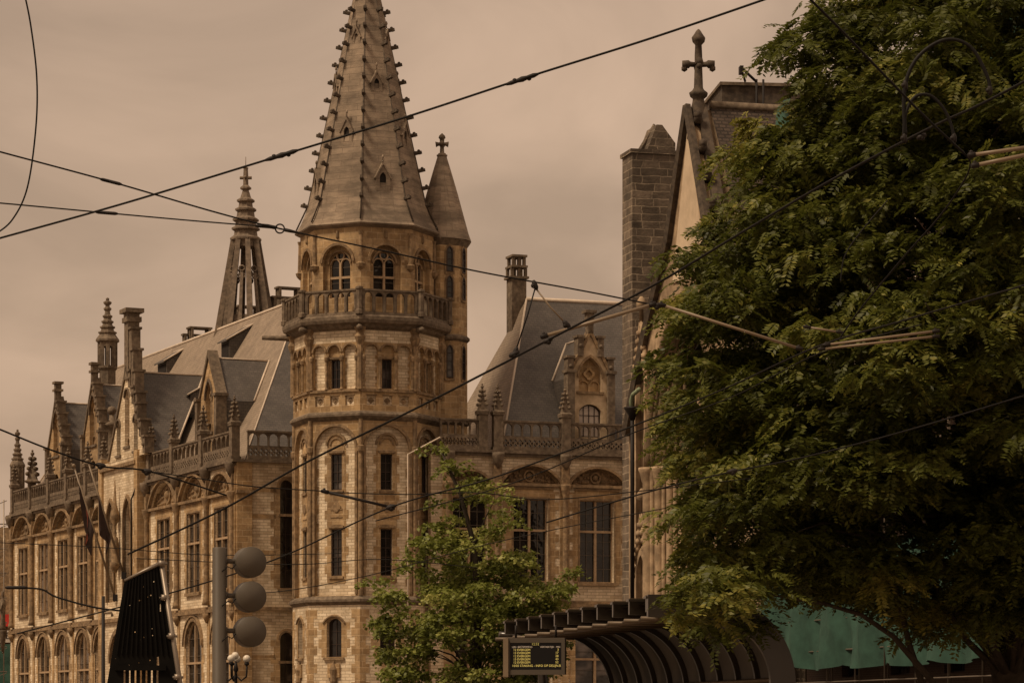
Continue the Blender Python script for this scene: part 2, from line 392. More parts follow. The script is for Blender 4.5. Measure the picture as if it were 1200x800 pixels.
accP, accA, accQ, accM = MB(), MB(), MB(), MB()
accWin = []
for k in range(8):
    f = face(k, 3.83); s = 3.83 * S; c = s / 2
    # main stage: piers framing a giant blind arch
    gw = s - .56; gh = 8.75
    p = MB(); p.plate([(0, ZG), (s, ZG), (s, 17.5), (0, 17.5)], [opening(c, ZG + .32, gw, gh, 'round', 20)], 0, .3, back=False, sides=False, sink=.17); W(p, f, accP)
    m = MB(); arch_band(m, c, ZG + .32 + gh - gw / 2, gw - .02, .13, 'round', -.07, .1, zb=ZG + .4, n=20)
    m.lathe(.02, -.02, [(.11, ZG + .3), (.11, 15.6), (.19, 15.75), (.2, 16.0), (.12, 16.05), (.12, 17.4)], 10)
    W(m, f, accM)
    wz = [(9.35, 2.42), (13.78, 1.86)]
    a = MB(); holes = [opening(c, z, .64, h) for z, h in wz]
    a.plate([(.1, ZG), (s - .1, ZG), (s - .1, 17.4), (.1, 17.4)], holes, .17, .5, back=False, sides=False, sink=.45); W(a, f, accA)
    q = MB(); q.plate(opening(c, 8.95, 1.0, 7.67, 'round', 14), holes, .145, .18, back=False)
    for sd in (-1, 1): quoins(q, c + sd * .5, sd, 9.0, 15.9, .17, .06, .2)
    for sd in (-1, 1): quoins(q, c + sd * gw / 2, -sd, ZG + .35, 15.4, .17, .04, .14)
    W(q, f, accQ)
    m = MB(); arch_band(m, c, 16.12, 1.0, .11, 'round', .06, .17, n=14)
    arch_band(m, c, 16.12, .62, .09, 'round', .09, .17, n=12)
    for z, h in wz:
        m.box(c - .42, c + .42, .06, .2, z - .14, z - .02); m.box(c - .45, c + .45, .05, .2, z + h + .05, z + h + .17)
    for dz in (11.95, 12.35, 12.75): m.box(c - .34, c + .34, .115, .18, dz, dz + .05)
    m.xz(quatre(c, 12.9, .27), .10, .2); W(m, f, accM)
    for z, h in wz: accWin.append((f, c, z, .64, h, 2, 4 if h < 2 else 5))
    # ground stage
    f0 = face(k, 3.93); s0 = 3.93 * S; c0 = s0 / 2
    a = MB(); hs = [opening(c0, 5.15, .86, 2.0, 'seg'), opening(c0, 1.4, .86, 2.1, 'seg')]
    a.plate([(0, 0), (s0, 0), (s0, ZG - .1), (0, ZG - .1)], hs, 0, .4, back=False, sides=False, sink=.4); W(a, f0, accA)
    q = MB()
    for hx in hs:
        z0 = hx[0][1]; h = max(z for x, z in hx) - z0
        q.plate(opening(c0, z0 - .05, 1.16, h + .25, 'seg'), [hx], -.02, .02, back=False)
        for sd in (-1, 1): quoins(q, c0 + sd * .58, sd, z0, z0 + h - .2, 0)
    for sd, x in ((1, 0), (-1, s0)): quoins(q, x, sd, 0.1, ZG - .3, 0, .3, .5)
    q.box(c0 - .35, c0 + .35, -.1, .02, 4.1, 4.8); W(q, f0, accQ)
    m = MB(); arch_band(m, c0, 5.15 + 2.0 - .24, 1.16, .09, 'seg', -.09, .02); m.box(c0 - .6, c0 + .6, -.12, .02, 5.0, 5.12)
    m.lathe(c0, -.08, [(.03, 3.5), (.12, 3.7), (.2, 3.9), (.16, 4.2), (.22, 4.5), (.1, 4.75), (.03, 4.95)], 8); W(m, f0, accM)
    accWin.append((f0, c0, 5.15, .86, 2.0, 2, 3)); accWin.append((f0, c0, 1.4, .86, 2.1, 2, 3))
accP.build('pier', M['sand'], po, ID); accA.build('wall', M['ashlar'], po, ID); accQ.build('quoin_dressing', M['sand'], po, ID); accM.build('moulding', M['mould'], po, ID)
for i, (f, c, z, w, h, cols, rows) in enumerate(accWin):
    if (i // 4) in (6, 7, 0, 1, 2): window(po, f, c, z, w, h, 'seg' if w > .8 else 'flat', cols, rows, y=.3)
for prof in ([(3.9, ZG - .2), (4.0, ZG - .1), (4.12, ZG), (4.12, ZG + .12), (3.9, ZG + .3)], [(3.8, 17.3), (3.95, 17.42), (4.08, 17.55), (4.08, 17.66), (3.92, 17.8)]):
    st = MB(); st.lathe(TX, TY, prof, 8, ROT, False); st.build('string_course', M['dark_stone'], po, ID)

# ---- upper stage: panel band, blind arcade, brick band
accP, accA, accD, accM = MB(), MB(), MB(), MB(); accWin = []
R2 = 3.9
for k in range(8):
    f = face(k, R2); s = R2 * S; c = s / 2; bw = (s - .34) / 3
    hp = [[(c + (i - 1) * bw - .25, 18.1), (c + (i - 1) * bw + .25, 18.1), (c + (i - 1) * bw + .25, 18.62), (c + (i - 1) * bw - .25, 18.62)] for i in range(3)]
    ha = [opening(c + (i - 1) * bw, 18.95, bw - .2, 2.28, 'round', 12) for i in range(3)]
    p = MB(); p.plate([(0, 17.7), (s, 17.7), (s, 21.35), (0, 21.35)], hp + ha, 0, .3, back=False, sides=False, sink=.2); W(p, f, accP)
    a = MB(); a.box(0, s, .0, .25, 21.352, 22.1)
    a.box(.1, s - .1, .11, .2, 18.0, 18.72)
    hw = opening(c, 19.0, .54, 1.5)
    a.plate([(.1, 18.9), (s - .1, 18.9), (s - .1, 21.3), (.1, 21.3)], [hw], .17, .4, back=False, sides=False, sink=.36); W(a, f, accA)
    q = MB()
    q.plate([(c - bw / 2 + .1, 18.952), (c + bw / 2 - .1, 18.952), (c + bw / 2 - .1, 21.3), (c - bw / 2 + .1, 21.3)], [hw], .14, .18, back=False)
    for i in (-1, 1):
        for z in np.arange(18.98, 20.6, .36): q.box(c + i * bw - (bw - .2) / 2, c + i * bw - (bw - .2) / 2 + .09, .155, .2, z, z + .17); q.box(c + i * bw + (bw - .2) / 2 - .09, c + i * bw + (bw - .2) / 2, .155, .2, z + .1, z + .28)
    W(q, f, accP)
    m = MB()
    for i in range(3):
        x = c + (i - 1) * bw
        arch_band(m, x, 18.95 + 2.28 - (bw - .2) / 2, bw - .2, .09, 'round', -.08, .1)
        m.xz(quatre(x, 18.36, .17), .1, .21); m.ball((x, .13, 18.36), .07, 8)
        m.box(x - .3, x + .3, -.03, .02, 18.62, 18.67)
    for i in range(4):
        x = c + (i - 1.5) * bw
        m.lathe(x, -.04, [(.11, 18.95), (.075, 19.05), (.07, 20.35), (.12, 20.45), (.14, 20.6), (.09, 20.7)], 8)
    m.box(0, s, -.09, .02, 18.8, 18.93); m.box(c - .33, c + .33, .02, .2, 20.52, 20.62)
    m.lathe(0, -.0, [(.16, 18.9), (.16, 21.2), (.24, 21.4), (.3, 21.6), (.2, 21.8), (.34, 22.1)], 8); W(m, f, accM)
    d = MB()
    if k in (6, 7, 0, 1, 2): window(po, f, c, 19.0, .54, 1.5, 'flat', 2, 3, y=.27)
accP.build('pier', M['sand'], po, ID); accA.build('wall', M['ashlar'], po, ID); accM.build('arcade', M['mould'], po, ID)

# ---- balcony
d = MB(); d.lathe(TX, TY, [(3.85, 21.95), (4.1, 22.08), (4.2, 22.2), (4.42, 22.3), (4.48, 22.45), (4.48, 22.62), (4.36, 22.72), (3.4, 22.76)], 8, ROT, False)
d.build('balcony_slab', M['dark_stone'], po, ID)
def arch_panel(mb, w, z0, z1, n, y0, y1, lower=0.0, post=.09, rail=.16):
    """pierced parapet: n arched openings, with a band of pierced lattice below when lower > 0"""
    cw = (w - post) / n; hs = []
    zb = z0 + .14 + lower
    for i in range(n):
        x = post / 2 + cw * (i + .5); ow = cw - post
        hs.append(opening(x, zb, ow, z1 - rail - zb, 'round', 8))
        if lower:
            z = z0 + .1 + lower / 2 - .02; rr = lower * .30; g = cw * .25
            for dx in (-g, g):
                for (ax, az) in ((0, rr * .62), (0, -rr * .62)): hs.append([(x + dx + ax + rr * .5 * math.cos(a), z + az + rr * .5 * math.sin(a)) for a in (0, PI / 2, PI, 1.5 * PI)])
                for sx in (-1, 1): hs.append([(x + dx + sx * rr * .78 + rr * .28 * math.cos(a), z + rr * .42 * math.sin(a)) for a in (0, PI / 2, PI, 1.5 * PI)])
    mb.plate([(0, z0), (w, z0), (w, z1 - .09), (0, z1 - .09)], hs, y0, y1)
    mb.box(-.02, w + .02, y0 - .05, y1 + .05, z1 - .09, z1)
    mb.box(-.02, w + .02, y0 - .04, y1 + .04, z0 - .02, z0 + .08)
    for i in range(n + 1):                       # little shafts in front of the posts
        x = post / 2 + cw * i; mb.box(x - .03, x + .03, y0 - .025, y0, zb, z1 - rail - .12)
RB = 4.34
for k in range(8):
    f = face(k, RB); s = RB * S
    p = MB(); arch_panel(p, s - .3, 22.72, 24.02, 5, 0, .16, post=.155); p.build('balustrade', M['dark_stone'], po, f.sub(.15).mat())
for k in range(8):
    d = MB(); a = R(A0 + 45 * k); x, y = TX + 4.36 * math.sin(a), TY - 4.36 * math.cos(a)
    d.lathe(x, y, [(.2, 22.7), (.2, 22.9), (.15, 22.95), (.15, 23.95), (.2, 24.0), (.2, 24.1), (.05, 24.14)], 8, ROT, False)
    d.build('corner_post', M['dark_stone'], po, ID)
fl = face(6, 4.3)                      # spouts at the corners under the balcony
for k in range(8):
    a = R(A0 + 45 * k); v = Vector((math.sin(a), -math.cos(a), 0)); ln = 1.15 if k == 6 else .12
    g = MB(); b0 = Vector((TX, TY, 22.05)) + v * 3.9; g.tube([b0, b0 + v * .5, b0 + v * (.5 + ln) + Vector((0, 0, .02))], [.22, .15, .11], 6)
    g.build('water_spout', M['dark_stone'], po, ID)

# ---- lantern stage
accA, accM, accT = MB(), MB(), MB(); R3 = 3.53
for k in range(8):
    f = face(k, R3); s = R3 * S; c = s / 2
    a = MB(); rec = opening(c, 22.8, 1.72, 3.62, 'round', 18)
    a.plate([(0, 22.6), (s, 22.6), (s, 27.6), (0, 27.6)], [rec], 0, .3, back=False, sides=False, sink=.26)
    op = opening(c, 23.75, 1.2, 2.37, 'round', 16)
    a.plate([(.1, 22.6), (s - .1, 22.6), (s - .1, 27.2), (.1, 27.2)], [op], .26, .5, back=False, sides=False, sink=.55); W(a, f, accA)
    m = MB(); arch_band(m, c, 22.8 + 3.62 - .86, 1.74, .13, 'round', -.09, .1, n=18)
    arch_band(m, c, 23.75 + 2.37 - .6, 1.22, .09, 'round', .16, .3, n=16)
    m.lathe(0, 0, [(.05, 25.1), (.2, 25.25), (.26, 25.42), (.14, 25.5), (.1, 26.9), (.16, 27.1)], 8)
    for x in (c,): m.lathe(x, -.03, [(.03, 26.75), (.09, 26.85), (.08, 27.15), (.03, 27.2)], 6)
    W(m, f, accM)
    if k in (6, 7, 0, 1, 2): window(po, f, c, 23.75, 1.2, 2.37, 'round', 2, 3, y=.42, stone=True, tracery=True)
accA.build('lantern_wall', M['sand'], po, ID); accM.build('lantern_moulding', M['mould'], po, ID)

# ---- spire
sp = MB()
prof = [(3.35, 27.25), (3.6, 27.35), (3.8, 27.45), (3.84, 27.52), (3.72, 27.62), (3.5, 28.0), (3.28, 28.5), (3.10, 29.05), (.08, 42.9)]
sp.lathe(TX, TY, prof, 8, ROT, False)
def rad(z): return 3.10 * (42.98 - z) / (42.98 - 29.05)
cr = MB(); rng = random.Random(3)
for k in range(8):
    a = R(A0 + 45 * k); v = Vector((math.sin(a), -math.cos(a), 0)); t = Vector((math.cos(a), math.sin(a), 0))
    z = 29.0
    cr.tube([Vector((TX, TY, 27.7)) + v * 3.74, Vector((TX, TY, 29.05)) + v * 3.1, Vector((TX, TY, 42.5)) + v * .12], [.045, .045, .04], 5)
    while z < 42:
        o = Vector((TX, TY, z)) + v * (rad(z) - .04)
        e = .26 + .05 * rng.random(); u1_ = Vector((0, 0, 1))
        cr.tube([o - u1_ * .05, o + v * (e + .04)], [.12, .09], 6, smooth=False); cr.tube([o + v * e - u1_ * .01, o + v * (e + .15) + u1_ * .02], [.11 + .02 * rng.random(), .10], 4, smooth=False)
        cr.ball(o + v * (e - .02) + u1_ * .09, .09, 6)
        z += .925
sp.build('spire', M['spire'], po, ID); cr.build('spire_crocket', M['black_stone'], po, ID)
def lucarne(k, z, w, h):
    a = R(A0 + 45 * k + 22.5); r = rad(z) * math.cos(R(22.5)) + .02
    fr = Frame(TX + r * math.sin(a) - w / 2 * math.cos(a), TY - r * math.cos(a) - w / 2 * math.sin(a), a)
    m = MB(); hh = opening(w / 2, z + .08, w * .46, h * .62, 'pointed')
    out = [(0, z - .05), (w, z - .05), (w, z + h * .5), (w / 2, z + h), (0, z + h * .5)]
    m.plate(out, [hh], 0, h * .35 + .25, sink=.3)
    m.band([(w + .02, z + h * .45), (w / 2, z + h - .02), (-.02, z + h * .45)], [(w + .08, z + h * .45), (w / 2, z + h + .12), (-.08, z + h * .45)], -.05, h * .4)
    m.lathe(w / 2, .05, [(.04, z + h + .05), (.025, z + h + .3), (.06, z + h + .34), (.06, z + h + .4), (.02, z + h + .5)], 6)
    o = m.build('lucarne', M['spire'], po, fr.mat())
    g = MB(); g.box(w * .22, w * .78, .1, .14, z, z + h * .72); g.build('louvre', M['louvre'], o, fr.mat())
for k in range(8):
    if k % 2 == 0: lucarne(k, 29.35, .78, 1.35); lucarne(k, 34.6, .6, 1.1)
    else: lucarne(k, 31.9, .7, 1.25); lucarne(k, 37.2, .45, .9)

# ---- stair turret
QX, QY = (518 - 600) * 158.8 / F, 158.8
t = MB(); t.lathe(QX, QY, [(1.36, 0), (1.36, ZG), (1.34, 27.1)], 8, ROT, False); t.build('stair_turret', M['sand'], po, ID)
for z in (ZG, 17.6, 22.05): t = MB(); t.lathe(QX, QY, [(1.34, z - .14), (1.48, z - .02), (1.48, z + .1), (1.34, z + .22)], 8, ROT, False); t.build('string_course', M['dark_stone'], po, ID)
t = MB(); t.lathe(QX, QY, [(1.34, 26.95), (1.45, 27.1), (1.55, 27.25), (1.55, 27.34), (1.3, 27.36)], 8, ROT, False); t.build('string_course', M['dark_stone'], po, ID)
t = MB(); t.lathe(QX, QY, [(1.56, 27.3), (1.42, 27.7), (1.2, 28.5), (.85, 29.8), (.5, 31.0), (.24, 31.85), (.2, 32.0)], 16, ROT, False); t.build('turret_spire', M['spire'], po, ID)
def cross_finial(mb, x, y, z, s=1.0):
    mb.lathe(x, y, [(.2 * s, z - .1 * s), (.3 * s, z), (.3 * s, z + .08 * s), (.13 * s, z + .14 * s), (.11 * s, z + .5 * s), (.13 * s, z + .95 * s), (.2 * s, z + 1.02 * s), (.17 * s, z + 1.14 * s), (.03 * s, z + 1.28 * s)], 8)
    for dx, dy in ((1, 0), (-1, 0), (0, 1), (0, -1)):
        mb.tube([(x, y, z + .66 * s), (x + dx * .2 * s, y + dy * .2 * s, z + .68 * s), (x + dx * .36 * s, y + dy * .36 * s, z + .66 * s)], [.1 * s, .1 * s, .16 * s], 6)
t = MB(); cross_finial(t, QX, QY, 31.85, .95); t.build('finial', M['dark_stone'], po, ID)
def turret_win(k, z, w, h):
    a = R(A0 + 45 * k); f = Frame(QX + 1.35 * math.sin(a), QY - 1.35 * math.cos(a), a + R(22.5)); c = 1.35 * S / 2
    m = MB(); arch_band(m, c, z + h - arc_h(0, w, 'pointed'), w, .08, 'pointed', -.04, .02, zb=z - .06); m.box(c - w / 2 - .08, c + w / 2 + .08, -.06, .02, z - .14, z - .062)
    m.build('window_surround', M['mould'], po, f.mat())
    window(po, f, c, z, w, h, 'pointed' if h < 2.6 else 'pointed', 1, 4, y=-.012)
for k in (7, 0, 1):
    turret_win(k, 24.15, .38, 1.2); turret_win(k, 25.55, .38, 1.35); turret_win(k, 19.95, .38, 1.75); turret_win(k, 13.2, .38, 1.7)

# ---- wings -------------------------------------------------------
LA = 47.7
CX, CY = (277 - 600) / F * 161.8, 161.8
angA = math.atan2(-.912, .41)
fA = Frame(CX - .41 * LA, CY + .912 * LA, angA)
angB = R(19.86)
fC = Frame(CX, CY, angB)                          # short return wall beside the tower
fB = Frame((513 - 600) / F * 155.5, 155.5, angB)  # right wing

def pinnacle(mb, x, y, z, h, r, n=4):
    """crocketed pinnacle on a square pedestal"""
    mb.lathe(x, y, [(r * 1.15, z - .05), (r * 1.35, z), (r * 1.35, z + .08), (r * .95, z + .14)], 4, PI / 4, False)
    zz = z + .1; hh = h - .1
    mb.lathe(x, y, [(r * .95, zz), (r * .62, zz + hh * .3), (r * .4, zz + hh * .55), (r * .22, zz + hh * .8), (r * .13, zz + hh)], 4, PI / 4, False)
    for lv, rr in ((.25, .95), (.45, .72), (.64, .55), (.82, .42)):
        for a in range(4):
            aa = PI / 4 + a * PI / 2; mb.ball((x + r * rr * math.cos(aa) * .9, y + r * rr * math.sin(aa) * .9, zz + hh * lv), r * .3, 6)
    mb.ball((x, y, zz + hh * 1.0), r * .3, 6); mb.ball((x, y, zz + hh * 1.0 + r * .4), r * .17, 6)

def relief(mb, cx, z0, w, y):
    """carved lunette: a medallion, scrolls and a rim"""
    rng = random.Random(int(cx * 10)); top = arc_h(0, w, 'seg')
    c = (cx, z0 + top * .46)
    mb.band(circle(*c, top * .26, 16), circle(*c, top * .36, 16), y - .12, y, closed=True); mb.ball((c[0], y, c[1]), top * .2, 10)
    for sx in (-1, 1):
        for i in range(9):
            x = sx * (top * .45 + i * (w / 2 - top * .55) / 9); hh = arc_h(x, w, 'seg') * .8
            for j in range(3):
                if rng.random() < .85: mb.ball((cx + x + rng.uniform(-.06, .06), y, z0 + .1 + hh * (j + .4) / 3), .07 + .06 * rng.random(), 6)

def wing(fr, bays, u0, u1, ww, wz=(9.1, 13.6), ground=True, cols=4, gw=None, ZL=14.35, wy=.34):
    """bays: list of (u_left, u_right)"""
    hs = []; q, m, d, rl = MB(), MB(), MB(), MB(); wins = []
    gh = 5.9
    for a, b in bays:
        c = (a + b) / 2; bw = b - a; lw = bw - .55
        hs.append(opening(c, wz[0], ww, wz[1] - wz[0]))
        hs.append(opening(c, ZL, lw, min(arc_h(0, lw, 'seg'), 1.35), 'seg', 18) if True else None)
        g = gw or min(ww + .5, bw - .9)
        hs.append(opening(c, 1.6, g, gh, 'round', 16))
        # window surround with toothed blocks
        q.plate([(c - ww / 2 - .3, wz[0] - .1), (c + ww / 2 + .3, wz[0] - .1), (c + ww / 2 + .3, wz[1] + .5), (c - ww / 2 - .3, wz[1] + .5)], [opening(c, wz[0], ww, wz[1] - wz[0])], -.022, .02, back=False)
        for sd in (-1, 1): quoins(q, c + sd * (ww / 2 + .3), sd, wz[0], wz[1] + .4, 0, .1, .3, .42)
        m.box(c - ww / 2 - .16, c + ww / 2 + .16, -.16, .1, wz[0] - .17, wz[0] - .003)
        m.box(c - ww / 2 - .3, c + ww / 2 + .3, -.1, .02, wz[1] + .5, wz[1] + .6)
        m.band([(c + ww / 2, wz[0]), (c + ww / 2, wz[1]), (c - ww / 2, wz[1]), (c - ww / 2, wz[0])], [(c + ww / 2 + .09, wz[0]), (c + ww / 2 + .09, wz[1] + .09), (c - ww / 2 - .09, wz[1] + .09), (c - ww / 2 - .09, wz[0])], -.055, .0)
        # lunette
        arch_band(m, c, ZL, lw, .2, 'seg', -.2, .1, n=18); arch_band(m, c, ZL, lw - .24, .1, 'seg', .1, .28, n=18)
        rl.box(c - lw / 2, c + lw / 2, .3, .36, ZL - .1, ZL + 1.5); relief(rl, c, ZL, lw, .3)
        m.box(c - bw / 2 + .1, c + bw / 2 - .1, -.2, .1, ZL - .16, ZL - .004)
        # ground arch
        arch_band(m, c, 1.6 + gh - g / 2, g, .22, 'round', -.1, .1, n=16); arch_band(m, c, 1.6 + gh - g / 2, g + .5, .08, 'round', -.16, .02, n=16)
        for sd in (-1, 1): quoins(q, c + sd * g / 2, sd, 1.6, 1.6 + gh - g / 2, 0, .3, .5, .5, .02)
        wins.append((c, g, gh))
    for x in [b[0] for b in bays] + [bays[-1][1]]:
        m.lathe(x, -.16, [(.26, ZG + .3), (.2, ZG + .55), (.165, ZG + .7), (.155, 13.7), (.2, 13.85), (.27, 14.1), (.3, 14.25), (.3, 14.33)], 10)
        m.box(x - .22, x + .22, -.26, .05, ZL, ZL + .9); d.lathe(x, -.24, [(.1, ZL + .75), (.28, ZL + 1.1), (.36, ZL + 1.4), (.36, ZB - .1)], 8)
        q.box(x - .27, x + .27, -.05, .02, ZG + .3, ZL - .2)
        m.lathe(x, -.15, [(.05, ZG - .7), (.22, ZG - .35), (.26, ZG - .15)], 8); q.box(x - .2, x + .2, -.07, .02, .3, ZG - .4)
    w = MB(); w.plate([(u0, 0), (u1, 0), (u1, ZB), (u0, ZB)], hs, 0, .5, back=True, sides=True, sink=.5)
    w.build('wall', M['ashlar'], po, fr.mat()); q.build('quoin_dressing', M['sand'], po, fr.mat()); m.build('moulding', M['mould'], po, fr.mat())
    rl.build('carved_lunette', M['mould'], po, fr.mat())
    m = MB(); m.box(u0, u1, -.2, .1, ZG - .12, ZG + .06); m.box(u0, u1, -.12, .1, ZG + .06, ZG + .2); m.build('string_course', M['mould'], po, fr.mat())
    d.box(u0 - .1, u1 + .1, -.3, .2, ZB - .12, ZB + .03); d.box(u0, u1, -.18, .2, ZB - .28, ZB - .12); d.build('cornice', M['dark_stone'], po, fr.mat())
    for (a, b), (c, g, gh) in zip(bays, wins):
        window(po, fr, c, wz[0], ww, wz[1] - wz[0], 'flat', cols, 6, y=wy, stone=True, cross=.62)
        window(po, fr, c, 1.6, g, gh, 'round', 2, 6, y=wy + .05, stone=True, cross=.6)
def balustrade(fr, us, y=-.12, n=5, fin=True, ends=(True, True), h=1.62, pier_h=None):
    for a, b in zip(us[:-1], us[1:]):
        w = b - a - .5; p = MB(); arch_panel(p, w, ZB + .04, ZC, n, 0, .16, lower=.62, post=.085); p.build('balustrade', M['dark_stone'], po, fr.sub(a + .25, y).mat())
    for i, u in enumerate(us):
        if (i == 0 and not ends[0]) or (i == len(us) - 1 and not ends[1]): continue
        p = MB(); p.box(-.24, .24, y - .12, y + .34, ZB - .1, ZC + .25); p.box(-.3, .3, y - .18, y + .4, ZC + .25, ZC + .36); p.box(-.29, .29, y - .17, y + .39, ZB + .03, ZB + .2)
        if fin: pinnacle(p, 0, y + .11, ZC + .36, 1.35, .32)
        p.build('parapet_pier', M['dark_stone'], po, fr.sub(u).mat())

# left wing, near section
uA = [fA.U(p) for p in (175, 210, 245, 277)]
bays = [(uA[i], uA[i + 1] - (.25 if i == 2 else 0)) for i in range(3)]
wing(fA, bays, fA.U(171), LA, 2.3, wy=.15)
balustrade(fA, [fA.U(177), fA.U(204), fA.U(238.5), LA - .3], n=6)
# left wing, far section
uA3 = [fA.U(p) for p in (16, 40, 63, 86, 109, 128)]
wing(fA, [(uA3[i], uA3[i + 1]) for i in range(5)], 0, fA.U(131), 2.2, wy=.15)
balustrade(fA, [fA.U(p) for p in (17, 37.5, 59, 80, 103, 122)], n=7)
# corner pier at the near end of the left wing and return wall
q = MB(); q.box(LA - .9, LA + .02, -.12, .6, 0, ZB - .02); q.build('corner_pier', M['sand'], po, fA.mat())
uT = fC.U(352)
a = MB(); cw = fC.U(336.5); hl = [opening(cw, 9.1, .8, 5.9, 'round', 14), opening(cw, 1.7, .8, 5.0, 'round', 14)]
a.plate([(0, 0), (uT + 4, 0), (uT + 4, ZB), (0, ZB)], hl, 0, .5, back=True, sink=.45); a.build('wall', M['ashlar'], po, fC.mat())
q = MB(); m = MB()
for hx, z0, h in ((hl[0], 9.1, 5.9), (hl[1], 1.7, 5.0)):
    q.plate(opening(cw, z0 - .05, 1.2, h + .25, 'round', 14), [hx], -.02, .02, back=False)
    for sd in (-1, 1): quoins(q, cw + sd * .6, sd, z0, z0 + h - .4, 0)
    arch_band(m, cw, z0 + h - .4 + 0, .8, .1, 'round', -.06, .0); m.box(cw - .55, cw + .55, -.14, .02, z0 - .18, z0 - .05)
    m.box(cw - .5, cw + .5, -.07, .05, z0 + h * .66, z0 + h * .66 + .14); m.build('window_moulding', M['mould'], po, fC.mat()); m = MB()
for z in (10.9, 12.85, 14.3): q.box(.9, cw - .62, -.012, .03, z, z + .24)
for z in (3.0, 5.2): q.box(.9, cw - .62, -.012, .03, z, z + .24)
q.box(0, .85, -.13, .02, 0, ZB - .02); q.build('quoin_dressing', M['sand'], po, fC.mat())
m.box(-.1, uT + 3, -.2, .1, ZG - .12, ZG + .06); m.box(-.05, 1.0, -.28, .02, 14.2, 14.38); m.build('moulding', M['mould'], po, fC.mat())
d = MB(); d.box(-.3, uT + 3, -.32, .2, ZB - .12, ZB + .03); d.build('cornice', M['dark_stone'], po, fC.mat())
for z0, h in ((9.1, 5.9), (1.7, 5.0)): window(po, fC, cw, z0, .8, h, 'round', 2, 6, y=.35, stone=False)
balustrade(fC, [.35, uT + .2], n=5, ends=(False, False))

# right wing
uB = [fB.U(p) for p in (522, 582, 661.5, 737)]
eB = fB.U(775, 7)
wing(fB, [(uB[0] + .1, uB[1] - .2), (uB[1], uB[2]), (uB[2], uB[3])], fB.U(505), eB, 1.95, wz=(9.2, 13.55))
balustrade(fB, [fB.U(510), fB.U(565)], n=5, ends=(False, True)); balustrade(fB, [fB.U(583), fB.U(662), fB.U(741)], n=6)

u_ = fB.U(718.5, .3); b = MB(); b.box(u_ - .12, u_ + .12, .28, .3, fB.Z(718, 777, .3), fB.Z(718, 762, .3)); b.build('lit_pane', M['lit'], po, fB.mat())
# ---- roofs
def solid(name, polys, m, parent=po):
    b = MB()
    for p in polys: b.add(p, [tuple(range(len(p)))])
    return b.build(name, m, parent, ID)
P = lambda f, u, y, z: f.world(u, y, z)
ze = 15.9
rz = 26.3
rl_ = fA.U(137, 7); e1 = P(fA, rl_, 7, rz); e2 = P(fA, LA - 9.0, 7, rz)
f1 = P(fA, rl_ - 3.4, .7, ze); f2 = P(fA, LA - .9, .7, ze); bk1 = P(fA, rl_ - 3.4, 13.3, ze); bk2 = P(fC, 13, .9, ze)
solid('roof', [[f1, f2, e2, e1]], M['slate_pale'])['label'] = 'pale slate slope of the left wing, sunlight painted into its colour'
solid('roof', [[f2, bk2, e2], [bk2, bk1, e1, e2], [bk1, f1, e1]], M['slate'])
r = MB(); r.tube([Vector(e1), Vector(e2)], .1, 6); r.tube([Vector(f2), Vector(e2)], .05, 5); r.tube([Vector(f1), Vector(e1)], .08, 5)
rx0, rx1 = fB.U(617, 7), eB - .3; rzB = 25.1
ul = fB.U(587, .8)
g1, g2 = P(fB, rx0, 7, rzB), P(fB, rx1, 7, rzB); h1, h2 = P(fB, ul, .8, ze), P(fB, rx1, .8, ze); i1, i2 = P(fB, ul, 13.2, ze), P(fB, rx1, 13.2, ze)
solid('roof', [[h1, h2, g2, g1], [i2, i1, g1, g2], [h2, i2, g2]], M['slate']); solid('roof', [[i1, h1, g1]], M['slate_pale'])  # left hip takes the slate copy with sunlight painted in
r.tube([Vector(g1), Vector(g2)], .12, 6); r.tube([Vector(h1), Vector(g1)], .06, 5); r.build('roof_ridge', M['lead'], po, ID)
solid('flat_roof', [[P(fA, 0, .1, ZB - .3), P(fA, LA, .1, ZB - .3), P(fC, 13, .1, ZB - .3), P(fA, LA, 16, ZB - .3), P(fA, 0, 16, ZB - .3)]], M['slate'])
solid('flat_roof', [[P(fB, -1, .1, ZB - .3), P(fB, eB, .1, ZB - .3), P(fB, eB, 16, ZB - .3), P(fB, -1, 16, ZB - .3)]], M['slate'])
solid('rear_wall', [[P(fA, 0, 0, 0), P(fA, 0, 16, 0), P(fA, 0, 16, ZB), P(fA, 0, 0, ZB)], [P(fA, 0, 16, 0), P(fA, LA, 16, 0), P(fA, LA, 16, ZB), P(fA, 0, 16, ZB)],
                    [P(fB, eB, 0, 0), P(fB, eB, 16, 0), P(fB, eB, 16, ZB), P(fB, eB, 0, ZB)], [P(fB, -1, 16, 0), P(fB, eB, 16, 0), P(fB, eB, 16, ZB), P(fB, -1, 16, ZB)]], M['ashlar'])

